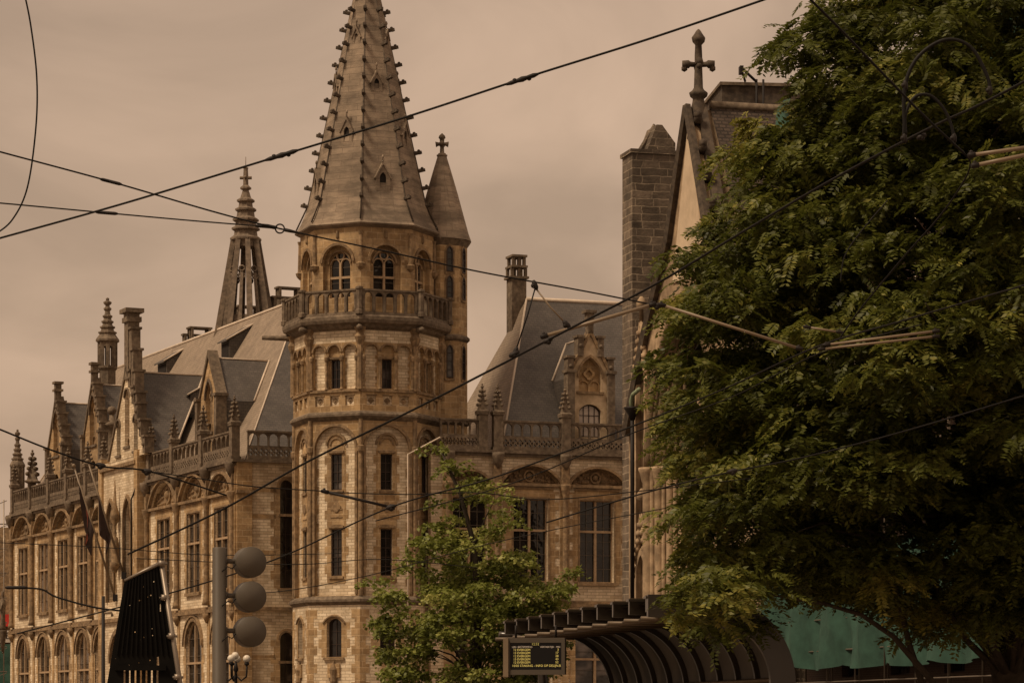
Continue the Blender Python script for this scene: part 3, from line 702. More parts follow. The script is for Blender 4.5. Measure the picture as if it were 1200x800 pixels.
def steps(mb, w, z0, z1, n, y0, y1, sc=1.0, sides=(-1, 1)):
    """crow steps climbing both rakes of a gable, each a block with a moulded cap"""
    for i in range(n):
        t = i / n
        for sd in sides:
            x = sd * w / 2 * (1 - t); z = z0 + (z1 - z0) * t; b = .17 * sc; hh = (z1 - z0) / n * .8
            mb.box(x - b, x + b, y0, y1, z - .1, z + hh); mb.box(x - b - .07, x + b + .07, y0 - .07, y1 + .07, z + hh, z + hh + .12)
            mb.ball((x, y0, z + hh * .5), b * .7, 6)
def main_y(z): return .7 + 6.3 * (z - 15.9) / 10.4
def gable(fr, u, y, w, z0, ze_, za, depth, kind, roofm='slate', top='finial', opens=(), win=None, nst=4, rake=.16, pier=True, wall='sand', roof_to=None, step_sc=1.0, sides=(-1, 1)):
    """gabled dormer front with its roof running back into the main roof"""
    f = fr.sub(u, y); hs = [opening(*o[:5]) for o in opens]
    if win: hs.append(opening(*win[:5]))
    g = MB(); g.plate([(-w / 2, z0), (w / 2, z0), (w / 2, ze_), (0, za), (-w / 2, ze_)], hs, 0, .45, sink=.42)
    go = g.build('gable', M[wall], po, f.mat())
    m = MB(); m.band([(w / 2 - .02, ze_), (0, za - .05), (-w / 2 + .02, ze_)], [(w / 2 + rake, ze_), (0, za + rake * 1.9), (-w / 2 - rake, ze_)], -.1, .5)
    for o in opens: arch_band(m, o[0], o[1] + o[3] - arc_h(0, o[2], o[4]), o[2], .1, o[4], -.08, .06); m.box(o[0] - o[2] / 2 - .12, o[0] + o[2] / 2 + .12, -.1, .05, o[1] - .14, o[1] - .003)
    m.build('gable_coping', M['dark_stone'] if kind != 'clean' else M['mould'], go, f.mat())
    for o in opens:
        b = MB(); b.xz(opening(o[0], o[1], o[2] - .01, o[3] - .01, o[4]), .28, .34)
        if o[2] > .9:                              # blind tracery
            cz = o[1] + o[3] - arc_h(0, o[2], o[4]) * .8
            b.band(quatre(o[0], cz, o[2] * .15), quatre(o[0], cz, o[2] * .26), .12, .3, closed=True)
            for sx in (-1, 1): arch_band(b, o[0] + sx * o[2] * .24, o[1] + .3, o[2] * .4, .05, 'round', .16, .3, zb=o[1])
        b.build('niche', M['sand'] if kind == 'clean' else M['mould'] if o[2] > .9 else M['louvre'], go, f.mat())
    if win: window(po, f, win[0], win[1], win[2], win[3], win[4], 4, 3, y=.2, glass=win[5] if len(win) > 5 else 'glass')
    for sd in (-1, 1):
        s_ = MB()
        if nst and sd in sides: steps(s_, w, ze_, za, nst, -.12, .45, step_sc, (sd,))
        if pier: s_.box(sd * w / 2 - .2, sd * w / 2 + .2, -.22, .4, z0, ze_ + .1); s_.box(sd * w / 2 - .27, sd * w / 2 + .27, -.3, .5, ze_ + .1, ze_ + .26)
        if s_.f: s_.build('crow_step', M['dark_stone'], go, f.mat())
    s_ = MB()
    if top == 'finial': s_.box(-.16, .16, -.1, .3, za, za + .6); s_.box(-.3, .3, -.2, .4, za + .6, za + .75); s_.box(-.2, .2, -.1, .3, za + .75, za + 1.1); s_.box(-.32, .32, -.2, .42, za + 1.1, za + 1.25); s_.build('finial', M['dark_stone'], go, f.mat())
    # roof with its side cheeks
    D = depth; zr = za - .15; b = MB()
    e = w / 2 + .12
    b.add([(-e, .1, ze_ - .15), (0, .1, zr), (0, D, zr), (-e, D, ze_ - .15), (e, .1, ze_ - .15), (e, D, ze_ - .15), (-w / 2 + .1, .3, z0), (-w / 2 + .1, D, z0), (w / 2 - .1, .3, z0), (w / 2 - .1, D, z0)],
          [(0, 1, 2, 3), (1, 4, 5, 2), (0, 3, 7, 6), (4, 8, 9, 5), (3, 2, 5, 9, 7)])
    ry = main_y(zr) - y if y < 50 else D; re = main_y(ze_ - .15) - y
    b.v[2] = (0, ry, zr); b.v[3] = (-e, re, ze_ - .15); b.v[5] = (e, re, ze_ - .15); b.v[7] = (-w / 2 + .1, max(.35, main_y(z0) - y), z0); b.v[9] = (w / 2 - .1, max(.35, main_y(z0) - y), z0)
    D = ry
    ro = b.build('dormer_roof', M[roofm], po, f.mat())
    l = MB(); l.tube([(0, .0, zr + .02), (0, D, zr + .02)], .06, 5); l.tube([(0, D - .05, zr + .03), (e + .05, re - .05, ze_ - .1)], .075, 4); l.tube([(0, D - .05, zr + .03), (-e - .05, re - .05, ze_ - .1)], .075, 4); l.build('ridge_cap', M['lead'], ro, f.mat())
    return f
# right wing dormer
zg = lambda px, py, f=fB: f.Z(px, py)
gable(fB, fB.U(691.5, 1), 1, 2.3, ZB, zg(691, 437), zg(693, 388), 5.5, 'clean', opens=[(0, zg(691, 456), 1.3, zg(691, 416) - zg(691, 456), 'pointed')], win=(0, ZB + 1.0, 1.25, 1.75, 'seg', 'pane_pale'), nst=2, wall='pale')
# left wing dormers and the big gable
gable(fA, fA.U(245, 1), 1, 3.4, ZB, fA.Z(245, 462), fA.Z(245, 408), 4.6, 'dark', opens=[(0, fA.Z(245, 500), 1.25, 2.9, 'pointed')], nst=0, pier=True, top=None)
gable(fA, fA.U(109, 1), 1, 4.0, ZB, fA.Z(109, 505), fA.Z(109, 440), 8, 'dark', opens=[(0, fA.Z(109, 515), 1.5, 3.2, 'pointed')], win=(0, ZB + .6, 1.2, 1.9, 'seg'), nst=4, step_sc=1.15, sides=(1,))
gable(fA, fA.U(66, 1), 1, 3.8, ZB, fA.Z(66, 520), fA.Z(66, 462), 9, 'dark', opens=[(0, fA.Z(66, 528), 1.4, 3.0, 'pointed')], win=(0, ZB + .6, 1.1, 1.7, 'seg'), nst=4, step_sc=1.15, sides=(1,))
# projecting gable section
u2a, u2b = fA.U(129), fA.U(171); fG = fA.sub(0, -.5); cG = (u2a + u2b) / 2; wG = u2b - u2a
hs = [opening(cG + dx, 9.1, 1.5, 6.1, 'pointed') for dx in (-1.75, 1.75)] + [opening(cG, 1.6, 3.6, 5.6, 'round')]
a = MB(); a.plate([(u2a, 0), (u2b, 0), (u2b, 17.6), (u2a, 17.6)], hs, 0, .5, sink=.45); a.build('wall', M['ashlar'], po, fG.mat())
m = MB(); q = MB()
for dx in (-1.75, 1.75):
    arch_band(m, cG + dx, 9.1 + 6.1 - arc_h(0, 1.5, 'pointed'), 1.5, .14, 'pointed', -.12, .1, zb=9.1); window(po, fG, cG + dx, 9.1, 1.5, 6.1, 'pointed', 2, 7, y=.36, stone=True, tracery=True)
    for sd in (-1, 1): quoins(q, cG + dx + sd * .9, sd, 9.2, 13.8, 0, .1, .3)
arch_band(m, cG, 1.6 + 5.6 - 1.8, 3.6, .3, 'round', -.14, .1); window(po, fG, cG, 1.6, 3.6, 5.6, 'round', 4, 5, y=.38, stone=True, cross=.6)
for x in (u2a, u2b): q.box(x - .35, x + .35, -.15, .5, 0, 17.9)
m.box(u2a, u2b, -.2, .1, ZG - .12, ZG + .1); m.box(u2a, u2b, -.22, .1, 17.1, 17.3)
m.lathe(cG, -.3, [(.1, 10.8), (.3, 11.2), (.32, 11.4), (.22, 11.5), (.27, 12.3), (.2, 12.9), (.1, 13.0), (.13, 13.2), (.08, 13.35), (.05, 13.6), (.3, 14.0), (.3, 14.3), (.12, 14.9), (.03, 16.4)], 8)
m.build('moulding', M['mould'], po, fG.mat()); q.build('quoin_dressing', M['sand'], po, fG.mat())
zgA = fA.Z(148, 437)
gable(fG, fG.U(149), 0, 7.4, 17.55, 17.7, zgA, 9, 'dark', opens=[(0, 18.3, .95, 3.4, 'round'), (-1.75, 17.9, .8, 2.1, 'round'), (1.75, 17.9, .8, 2.1, 'round')], nst=5, top=None, wall='ashlar', step_sc=1.3, sides=(1,), pier=False)
c = MB(); fch = fG.sub(fG.U(150), 0); zt = fA.Z(151, 368)
c.box(-.45, .35, -.1, .6, zgA - .6, zt - .7); c.box(-.6, .5, -.2, .7, zt - .7, zt - .4); c.box(-.5, .4, -.12, .6, zt - .4, zt - .15); c.box(-.72, .62, -.32, .82, zt - .15, zt + .1)
for i in range(4): c.box(.4 + i * .36, .9 + i * .36, -.06, .5, zgA - .3 - i * .95, zt - 1.2 - i * 1.3); c.box(.34 + i * .36, .98 + i * .36, -.14, .58, zt - 1.2 - i * 1.3, zt - 1.06 - i * 1.3)
c.build('gable_chimney', M['dark_stone'], po, fch.mat())

# small roof lucarnes with mono-pitched lids
def roof_y(z): return .7 + 6.3 * (z - ze) / (rz - ze)
def dormer(px, py, w, h, f=fA, ry=roof_y):
    z = f.Z(px, py, 3.5); 
    for _ in range(3): z = f.Z(px, py, ry(z))
    y = ry(z) - .15; fr = f.sub(f.U(px, y), y)
    b = MB(); zf_, zk = z + h * .68, z + h + .35; yb = ry(zk) - y + .05
    sec = [(0, z), (0, zf_), (yb, zk), (ry(z) - y + .3, z)]
    b.add([(sx * w / 2, yy, zz) for sx in (-1, 1) for yy, zz in sec], [(0, 3, 2, 1), (4, 5, 6, 7), (0, 1, 5, 4), (1, 2, 6, 5), (2, 3, 7, 6), (3, 0, 4, 7)])
    o = b.build('roof_dormer', M['slate'], po, fr.mat())
    g = MB(); g.box(-w / 2 + .15, w / 2 - .15, -.03, .0, z + .1, zf_ - .15); g.build('louvre', M['louvre'], o, fr.mat())
    l = MB(); l.add([(sx * (w / 2 + .1), yy, zz + dz) for sx in (-1, 1) for dz in (0.01, .1) for yy, zz in ((-.22, zf_ - .1), (yb, zk))],
          [(0, 1, 5, 4), (2, 6, 7, 3), (0, 4, 6, 2), (1, 3, 7, 5), (0, 2, 3, 1), (4, 5, 7, 6)]); l.build('dormer_lid', M['slate'], o, fr.mat())
    l = MB(); l.tube([(w / 2 + .1, -.22, zf_), (w / 2 + .1, yb, zk + .1), (-w / 2 - .1, yb, zk + .1)], .06, 4); l.build('lead_edge', M['lead'], o, fr.mat())
dormer(264, 424, 1.5, 1.75); dormer(190, 440, 1.9, 1.15); dormer(217, 492, 2.0, 2.0)
dormer(96, 497, 1.6, 1.0); 

def chimney(f, px, py0, py1, wpx, y, n=2, name='chimney', d=.9):
    u = f.U(px, y); fr = f.sub(u, y); Yd = fr.oy; s = Yd / F; w = wpx * s
    z0 = 1.6 + (850 - py0) * s; z1 = 1.6 + (850 - py1) * s; c = MB(); H = z1 - z0
    c.box(-w / 2 * .85, w / 2 * .85, 0, d, z0 - 1, z1 - 1.2)
    for i in range(n):
        a = z1 - 1.2 + i * 1.2 / n; b = a + 1.2 / n - .12; k = .95 - .16 * i
        c.box(-w / 2 * k - .08, w / 2 * k + .08, -.1, d + .1, a - .1, a + .02)
        for x in (-w / 2 * k + .08, 0, w / 2 * k - .08):
            for yy in (.08, d - .08): c.box(x - .08, x + .08, yy - .08, yy + .08, a, b)
    c.box(-w / 2 * .9, w / 2 * .9, -.1, d + .1, z1 - .12, z1); c.build(name, M['dark_stone'], po, fr.mat())
chimney(fB, 608.5, 372, 298.5, 21, 7.4)
chimney(fA, 222, 400, 383, 17, 10.5, 1, d=1.4); chimney(fA, 215, 402, 391, 10, 10.2, 1, d=1.2)
chimney(fA, 278, 380, 358, 16, 10.5, 1, d=1.4); chimney(fA, 269, 382, 368, 12, 10.2, 1, d=1.2)
chimney(fA, 325, 362, 336, 14, 12.0, 1, d=1.4); chimney(fA, 319, 362, 347, 12, 10.5, 1, d=1.2)

# ---- far octagonal pinnacle turrets of the left wing
def turret(f, px, y, base_py, top_py, hw_px, drum_to, name='turret', n=8):
    u = f.U(px, y); w = f.world(u, y, 0); s = w[1] / F; Z = lambda py: 1.6 + (850 - py) * s; r = hw_px * s
    zt, zb = Z(top_py), Z(base_py); H = zt - zb; t = MB(); x, yy = w[0], w[1]
    zl = zb + H * .36                                # lantern openings between zb and zl
    t.lathe(x, yy, [(r * .82, drum_to), (r * .82, zb - .3), (r, zb - .15), (r, zb)], n, 0.2, False)
    for i in range(n):
        a = .2 + 2 * PI * i / n; t.box(x + r * .8 * math.cos(a) - .12, x + r * .8 * math.cos(a) + .12, yy + r * .8 * math.sin(a) - .12, yy + r * .8 * math.sin(a) + .12, zb, zl)
    t.lathe(x, yy, [(r * .95, zl - .35), (r * .95, zl - .1), (r * 1.2, zl), (r * 1.2, zl + .12), (r * .75, zl + H * .12), (r * .5, zl + H * .25), (r * .28, zl + H * .42), (r * .16, zl + H * .62)], n, .2, False)
    for lv, rr in ((.12, .95), (.2, .78), (.28, .62), (.36, .5), (.47, .4), (.56, .42)): t.lathe(x, yy, [(r * rr * .7, zl + H * lv - .1), (r * rr, zl + H * lv), (r * rr, zl + H * lv + .09), (r * rr * .6, zl + H * lv + .15)], n, .2, False)
    t.ball((x, yy, zt - r * .15), r * .2, 6)
    t.build(name, M['dark_stone'], po, ID)
turret(fA, 126, 2.5, 429, 349, 11.5, 15)
turret(fA, 20.5, .3, 571, 503, 7.5, 0)
p = MB(); w_ = fA.world(fA.U(38), 0, 0); pinnacle(p, w_[0], w_[1], 17.9, 1.9, .5); p.build('pinnacle', M['dark_stone'], po, ID)
p = MB(); fp = fA.world(fA.U(131, 1.6), 1.6, 0); p.lathe(fp[0], fp[1], [(.35, 14), (.35, 18.5), (.45, 18.6), (.45, 18.8), (.3, 18.9), (.3, 20.4), (.42, 20.5), (.52, 20.65), (.2, 20.8), (.16, 21.3)], 8); p.ball((fp[0], fp[1], 21.5), .3, 8); p.build('ball_finial_pier', M['dark_stone'], po, ID)

# ---- openwork spire behind the roof
OX, OY = (288 - 600) * 187 / F, 187.0; so_ = OY / F; Zs = lambda py: 1.6 + (850 - py) * so_
t = MB()
for i in range(8):
    a = 2 * PI * i / 8 + .25; v = Vector((math.cos(a), math.sin(a), 0))
    b0 = Vector((OX, OY, Zs(400))) + v * 34.5 * so_; b1 = Vector((OX, OY, Zs(280))) + v * 14.5 * so_
    t.tube([b0, b1], [.27, .21], 4, smooth=False)
    a2 = a + PI / 8; v2 = Vector((math.cos(a2), math.sin(a2), 0))
    c0 = Vector((OX, OY, Zs(400))) + v2 * 31.5 * so_; c1 = Vector((OX, OY, Zs(322))) + v2 * 20 * so_
    t.tube([c0, c1], [.17, .13], 4, smooth=False)
    # tracery wheels in the upper third of each light
    tv = Vector((-math.sin(a2), math.cos(a2), 0)); up = (c1 - c0).normalized()
    for py, rr in ((317, .17), (326, .19)):
        k = (400 - py) / 120; cc = Vector((OX, OY, Zs(py))) + v2 * (34.5 - 20 * k) * .925 * so_
        t.tube([cc + tv * rr * math.cos(q) + up * rr * math.sin(q) for q in [2 * PI * j / 10 for j in range(11)]], .055, 4)
t.lathe(OX, OY, [(32 * so_, Zs(398)), (28 * so_, Zs(372)), (24 * so_, Zs(371))], 8, .25, False, cap=False)
prof = [(15, 290), (15.5, 284), (18.6, 281.5), (18.6, 279.5), (14, 276), (13.3, 271), (16.8, 269.5), (16.8, 267.5), (12.5, 265), (12, 260.5), (15.6, 259), (15.6, 257), (10.8, 254), (10, 248.5), (12.6, 247), (12.6, 245), (8.6, 243), (7.8, 238), (10.6, 236.5), (10.6, 234.5), (6.5, 232), (3.6, 223), (6.6, 221.8), (6.6, 220), (3.2, 217), (3.0, 211), (3, 206), (2.6, 198), (3.4, 197), (.3, 195)]
t.lathe(OX, OY, [(r_ * so_, Zs(py)) for r_, py in prof], 8, .25, False)
for v in ((1, 0), (-1, 0), (0, 1), (0, -1)): t.tube([(OX, OY, Zs(208.5)), (OX + v[0] * 7 * so_, OY + v[1] * 7 * so_, Zs(208.5))], .1, 6)
t.tube([(OX, OY, Zs(196)), (OX, OY, Zs(184))], .025, 4)
t.build('openwork_spire', M['spire_dark'], po, ID)
b = MB(); b.lathe(OX, OY, [(33 * so_, 16), (33 * so_, Zs(392))], 8, .25, False); b.build('spire_base', M['dark_stone'], po, ID)

# ---- pipes on the post office
p = MB()
a = face(0, 3.83); e0 = at(516, 512, 154.0); e1_ = at(478, 532, 153.9); p.tube([e0, e1_, at(478, 640, 153.9), at(478, 790, 153.9)], .04, 6)
p.build('downpipe', M['lead'], po, ID)
p = MB(); p.tube([fA.world(fA.U(171), -.6, 15.7), fA.world(fA.U(168), -.75, 15.0), fA.world(fA.U(168), -.75, .2)], .05, 6); p.build('downpipe', M['iron'], po, ID)
def flagpole(px0, py0, out, up, label, red=False, side=.3, f0=0.0, fl_=.52, dr=(3.0, 1.1)):
    u = fG.U(px0); z = fG.Z(px0, py0); b = Vector(fG.world(u, -.1, z)); tp = Vector(fG.world(u - side, -out, z + up))
    th = thing('flagpole', label, 'flagpole', tuple(b), group='flagpoles on the left wing'); wm = WM[th.name]
    m = MB(); d = tp - b; m.tube([(0, 0, 0), d], [.075, .05], 8); m.ball(d, .13, 8); m.build('pole', M['tube'], th, wm)
    k = MB(); k.tube([Vector(fG.world(u, .0, z)) - b, (0, 0, 0)], .12, 8); k.box(-.14, .14, -.14, .14, -.2, .2); k.build('bracket', M['iron'], th, wm)
    rng = random.Random(px0); fl = MB(); n, mm = 12, 14; vs = []
    for j in range(mm + 1):
        for i in range(n + 1):
            s = i / n; q = d * (1 - f0 - fl_ * s * (1 - .3 * j / mm)); drop = (j / mm) * (dr[0] - dr[1] * s)
            sway = .13 * math.sin(7 * s + j * .12 + px0) + .06 * math.sin(13 * s + px0)
            vs.append(Vector((q.x + .35 * (j / mm) * (1 - s), q.y, q.z)) + Vector(fG.world(0, 0, 0)) * 0 + Vector((sway * (j / mm + .2), sway * .6, -drop)))
    o = len(vs); fl.add(vs, [(j * (n + 1) + i, j * (n + 1) + i + 1, (j + 1) * (n + 1) + i + 1, (j + 1) * (n + 1) + i) for j in range(mm) for i in range(n)], True)
    fo = fl.build('flag', M['flag'], th, wm)
    if red:
        st_ = MB(); cols = []
        for j in range(mm):
            vv = [vs[j * (n + 1) + 4] , vs[j * (n + 1) + 7], vs[(j + 1) * (n + 1) + 7], vs[(j + 1) * (n + 1) + 4]]
            st_.add([p_ + Vector((-.012, -.02, 0)) for p_ in vv], [(0, 1, 2, 3)])
        st_.build('stripe', M['flag_red'], fo, wm)
flagpole(137, 700, 2.6, 7.9, 'left one of two slanting flagpoles, its dark drooping flag marked with red', True, f0=.14, fl_=.36, dr=(2.9, .6))
flagpole(147, 674, 2.3, 6.8, 'right one of two slanting flagpoles, its plain dark flag bunched near the tip', f0=.24, fl_=.42, dr=(2.5, .2), side=.1)

# ================================================================== THE CHURCH ON THE RIGHT
angH = math.atan2(-12, 3.25); fH = Frame((737 - 600) * 118 / F, 118, angH)
ch = thing('church', 'old church with steep crocketed gable, cross finial and rubble buttress at right of post office', 'church', (fH.ox, fH.oy, 0))
hm = fH.mat()
uc = fH.U(808); zA = fH.Z(808, 128); WH = 2 * uc
rk = [(0, 0), (WH, 0), (WH, fH.Z(737, 512)), (WH - fH.U(759), fH.Z(759, 398)), (WH - fH.U(786), fH.Z(786, 285)), (uc, zA), (fH.U(786), fH.Z(786, 285)), (fH.U(759), fH.Z(759, 398)), (0, fH.Z(737, 512))]
w = MB()
big = opening(uc, 1.0, 7.4, 16.2, 'pointed', 24); n1_ = opening(fH.U(754.5), fH.Z(755, 640), 1.0, fH.Z(755, 425) - fH.Z(755, 640), 'pointed')
n2_ = opening(fH.U(755), 1.2, 1.0, fH.Z(755, 650) - 1.2, 'pointed')
w.plate(rk, [big, n1_, n2_], 0, 1.1, sink=.9); w.build('gable_wall', M['churchstone'], ch, hm)
g = MB(); g.xz([(uc - 1.9, zA - 6.2), (uc + 1.9, zA - 6.2), (uc + .12, zA - .8), (uc - .12, zA - .8)], -.05, .0); g.build('plaster_panel', M['plaster'], ch, hm)
m = MB(); x0 = fH.U(757)
for sd in (-1, 1):                                # stepped jamb shafts round the great window
    for i, (r_, yy) in enumerate(((.24, -.25), (.11, -.18), (.2, .02), (.1, .12), (.17, .3), (.1, .42), (.15, .6))):
        dx = 3.7 + .45 - .25 * i
        sh = MB(); pts = [(uc + sd * dx, yy, 1.0), (uc + sd * dx, yy, 11.0)]
        m.lathe(uc + sd * dx, yy, [(r_ * 1.5, .5), (r_ * 1.5, 1.2), (r_, 1.4), (r_, 10.9), (r_ * 1.2, 11.0), (r_ * 1.5, 11.3), (r_ * 1.7, 11.4), (r_ * 1.7, 11.5)], 10)
        arc = [(uc + (x - uc) * (2 * dx) / 7.4, yy, z) for x, z in arch_pts(uc, 11.4, 7.4, 'pointed', 24)]
        m.tube(arc, r_ * .9, 8)
m.build('window_shaft', M['churchstone'], ch, hm)
gg = MB(); gg.xz(opening(uc, 1.0, 5.6, 15.2, 'pointed', 20), .85, .9); gg.build('great_window', M['glass'], ch, hm)
t_ = MB()
for i in range(-2, 3): t_.box(uc + i * 1.1 - .09, uc + i * 1.1 + .09, .6, .85, 1, 12.2)
for i in range(-2, 2): arch_band(t_, uc + i * 1.1 + .55, 11.6, .92, .09, 'pointed', .6, .85)
for z in (4.6, 8.4): t_.box(uc - 2.8, uc + 2.8, .58, .84, z, z + .16)
t_.band(circle(uc, 14.0, .8, 18), circle(uc, 14.0, .95, 18), .6, .85, closed=True)
t_.build('window_tracery', M['churchstone'], ch, hm)
m = MB()                                         # niche shafts and crocketed canopies
for hx, base in ((n1_, 1), (n2_, 1)):
    cx = (hx[0][0] + hx[1][0]) / 2; zt = max(z for x, z in hx); zb_ = hx[0][1]; sp_ = zt - arc_h(0, 1.0, 'pointed')
    arch_band(m, cx, sp_, 1.0, .16, 'pointed', -.16, .05, zb=zb_); arch_band(m, cx, sp_, .62, .1, 'pointed', .1, .3, zb=zb_)
    for sd in (-1, 1):
        for j in range(7):
            t2 = j / 7; m.ball((cx + sd * .85 * (1 - t2), -.14, sp_ + .1 + 2.2 * t2), .15, 6)
        m.tube([(cx + sd * .85, -.1, sp_), (cx, -.1, sp_ + 2.4)], .1, 5)
        m.tube([(cx + sd * .25, .3, zb_), (cx + sd * .25, .3, sp_)], .08, 6)
    m.lathe(cx, -.1, [(.1, sp_ + 2.2), (.08, sp_ + 2.9), (.22, sp_ + 3.0), (.2, sp_ + 3.2), (.05, sp_ + 3.4)], 6)
    m.lathe(cx, .5, [(.3, zb_ + .3), (.3, zb_ + .7), (.24, zb_ + .9), (.3, zb_ + 1.9), (.2, zb_ + 2.3), (.1, zb_ + 2.4), (.14, zb_ + 2.6), (.03, zb_ + 2.8)], 8)
m.build('niche_canopy', M['churchstone'], ch, hm)
m = MB(); lft = [rk[8], rk[7], rk[6], rk[5]]; rgt = [rk[2], rk[3], rk[4], rk[5]]
for pl, sd in ((lft, -1), (rgt, 1)):
    m.tube([(x, .45, z + .1) for x, z in pl], [.34, .34, .32, .24], 4, smooth=False); m.tube([(x + sd * .0, -.1, z + .12) for x, z in pl], [.22, .22, .2, .16], 5, smooth=False)
    for (xa, za), (xb, zb_) in zip(pl[:-1], pl[1:]):
        nn = max(1, int(math.hypot(xb - xa, zb_ - za) / 1.05))
        for j in range(nn):
            t2 = (j + .5) / nn; x = xa + (xb - xa) * t2; z = za + (zb_ - za) * t2
            if sd > 0: m.tube([(x, .2, z), (x + sd * .3, .15, z + .12), (x + sd * .42, .1, z + .3)], [.14, .17, .1], 6); m.ball((x + sd * .36, .12, z + .26), .17, 6)
m.build('gable_coping', M['black_stone'], ch, hm)
m = MB(); zf = zA - .2
m.lathe(uc, .35, [(.45, zf - .9), (.36, zf), (.24, zf + .45), (.22, zf + .6), (.34, zf + .7), (.37, zf + .8), (.24, zf + .9), (.18, zf + 1.0), (.15, zf + 1.8), (.15, zf + 2.2), (.13, zf + 2.6), (.24, zf + 2.72), (.27, zf + 2.85), (.16, zf + 3.0), (.1, zf + 3.1), (.03, zf + 3.18)], 8)
wz_ = zf + 1.85
m2 = MB()
for v in ((.966, -.26), (-.966, .26), (.26, .966), (-.26, -.966)):   # the arms face the four ways
    m2.tube([(0, 0, 0), (v[0] * .3, v[1] * .3, .03), (v[0] * .36, v[1] * .36, .03), (v[0] * .6, v[1] * .6, .03)], [.1, .11, .17, .15], 6)
    m2.ball((v[0] * .52, v[1] * .52, -.13), .13, 6)
m2.xform(Matrix.Translation((uc, .35, wz_))); m.merge(m2)
m.build('cross_finial', M['black_stone'], ch, hm)
# nave roof
rf = MB(); zr_ = zA + .15; zq = rk[2][1]
rf.add([(uc, .8, zr_), (uc, 26, zr_), (WH + .4, 26, zq - .8), (WH + .4, .8, zq - .8), (-.4, 26, zq - .8), (-.4, .8, zq - .8)], [(0, 3, 2, 1), (0, 1, 4, 5), (1, 2, 4)])
rf.build('nave_roof', M['tile'], ch, hm)
r = MB(); r.tube([(uc, .8, zr_ + .06), (uc, 26, zr_ + .06)], .16, 6); r.build('ridge_tile', M['dark_stone'], ch, hm)
sd_ = MB(); sd_.box(.2, WH - .2, 1.1, 26, 0, zq - .9); sd_.build('nave_wall', M['oldstone'], ch, hm)
# rubble buttress with gabled head
b = MB(); y0, y1 = .15, 1.95; zt = fH.Z(742, 172)
b.box(-1.35, -.02, y0, y1, 0, zt - .0); b.build('buttress', M['oldstone'], ch, hm)
b = MB(); b.xz([(y0 + .62, zt), (y1, zt), (y1, zt + .35), (y1 - .55, zt + 1.05), (y1 - .78, zt + 1.05)], 0, 1)
hb = MB(); hb.v = [(-1.33 + yy * 1.28, x, z) for x, yy, z in b.v]; hb.f = b.f; hb.sm = b.sm
hb.box(-1.42, .04, y0 - .08, y1 + .06, zt - .12, zt + .04)
hb.tube([(-.7, y0 + .55, zt + .08), (-.7, y1 - .68, zt + 1.1), (-.7, y1 + .08, zt + .3)], .13, 5, smooth=False)
hb.build('buttress_head', M['oldstone'], ch, hm)
p = MB(); up = -1.0; yb = -.08
def HP(px, py, yy=-.35): return (fH.U(px, yy), yy, fH.Z(px, py, yy))
p.tube([HP(741, 486), HP(741, 560), HP(741, 760)], .085, 8)
p.lathe(HP(741, 486)[0], -.35, [(.1, HP(741, 492)[2]), (.16, HP(741, 486)[2]), (.34, HP(741, 479)[2]), (.34, HP(741, 477)[2])], 8); p.build('downpipe', M['iron'], ch, hm)
p = MB(); p.tube([HP(740, 478), HP(739.5, 470), HP(742, 462), HP(749, 456)], .09, 8); p.build('pipe_bend', M['copper'], ch, hm)
# taller transept block with a bracketed floodlight
bx0, bx1, By = 846, 945, 130.0
tb = Frame((bx0 - 600) * By / F, By, R(6)); zt2 = tb.Z(880, 101); q = MB(); wb = tb.U(bx1)
q.box(0, wb, 0, 6, 0, zt2); q.build('transept_block', M['black_stone'], ch, tb.mat())
q = MB(); q.box(-.1, wb + .1, -.12, 6.1, zt2, zt2 + .14); q.build('parapet_cap', M['dark_stone'], ch, tb.mat())
q = MB(); u1 = tb.U(884); zz = tb.Z(884, 128)
for dx in (0, .3): q.tube([(u1 + dx, -.5, zz - 2), (u1 + dx, -.5, tb.Z(884, 96))], .05, 6)
q.tube([(u1, -.5, tb.Z(884, 99)), (tb.U(866), -.5, tb.Z(866, 82))], .06, 6); q.tube([(tb.U(866), -.5, tb.Z(866, 83)), (tb.U(871), -.5, tb.Z(871, 99))], .05, 6)
q.box(tb.U(864), tb.U(868), -.7, -.3, tb.Z(866, 90), tb.Z(866, 81)); q.build('floodlight_bracket', M['iron'], ch, tb.mat())

# ================================================================== SCAFFOLDED WALL WITH GREEN NET
fS = Frame((905 - 600) * 100 / F, 100, math.atan2(-.966, .262))
sb = thing('brick_building', 'sooty red brick building with boarded windows behind scaffolding at the right', 'building', (fS.ox, fS.oy, 0))
hs = [opening(3 + i * 4.2, z, 1.5, 2.4, 'seg') for i in range(8) for z in (3.2, 8.2, 13.2)]
w = MB(); w.plate([(-1, 0), (36, 0), (36, 19.5), (-1, 19.5)], hs, 1.6, 2.1, sink=2.0); w.build('wall', M['brickwall'], sb, fS.mat())
w = MB(); w.box(-.8, 35.8, 2.0, 12, 0, 19.3); w.build('interior', M['louvre'], sb, fS.mat())
for hx in hs[:12]:
    cx = (hx[0][0] + hx[1][0]) / 2; window(sb, fS, cx, hx[0][1], 1.5, 2.4, 'seg', 2, 3, y=1.9, stone=False)
m = MB(); m.box(-1.1, 36.1, 1.4, 2.2, 19.5, 19.8); m.build('cornice', M['dark_stone'], sb, fS.mat())
sf = thing('scaffolding', 'galvanised tube scaffolding with thin ledgers in front of the brick building', 'scaffolding', (fS.ox, fS.oy, 0))
pl, ld, bd = MB(), MB(), MB()
for i in range(15):
    for yy in (.1, 1.2): pl.tube([(i * 2.4, yy, 0), (i * 2.4, yy, 21)], .03, 6)
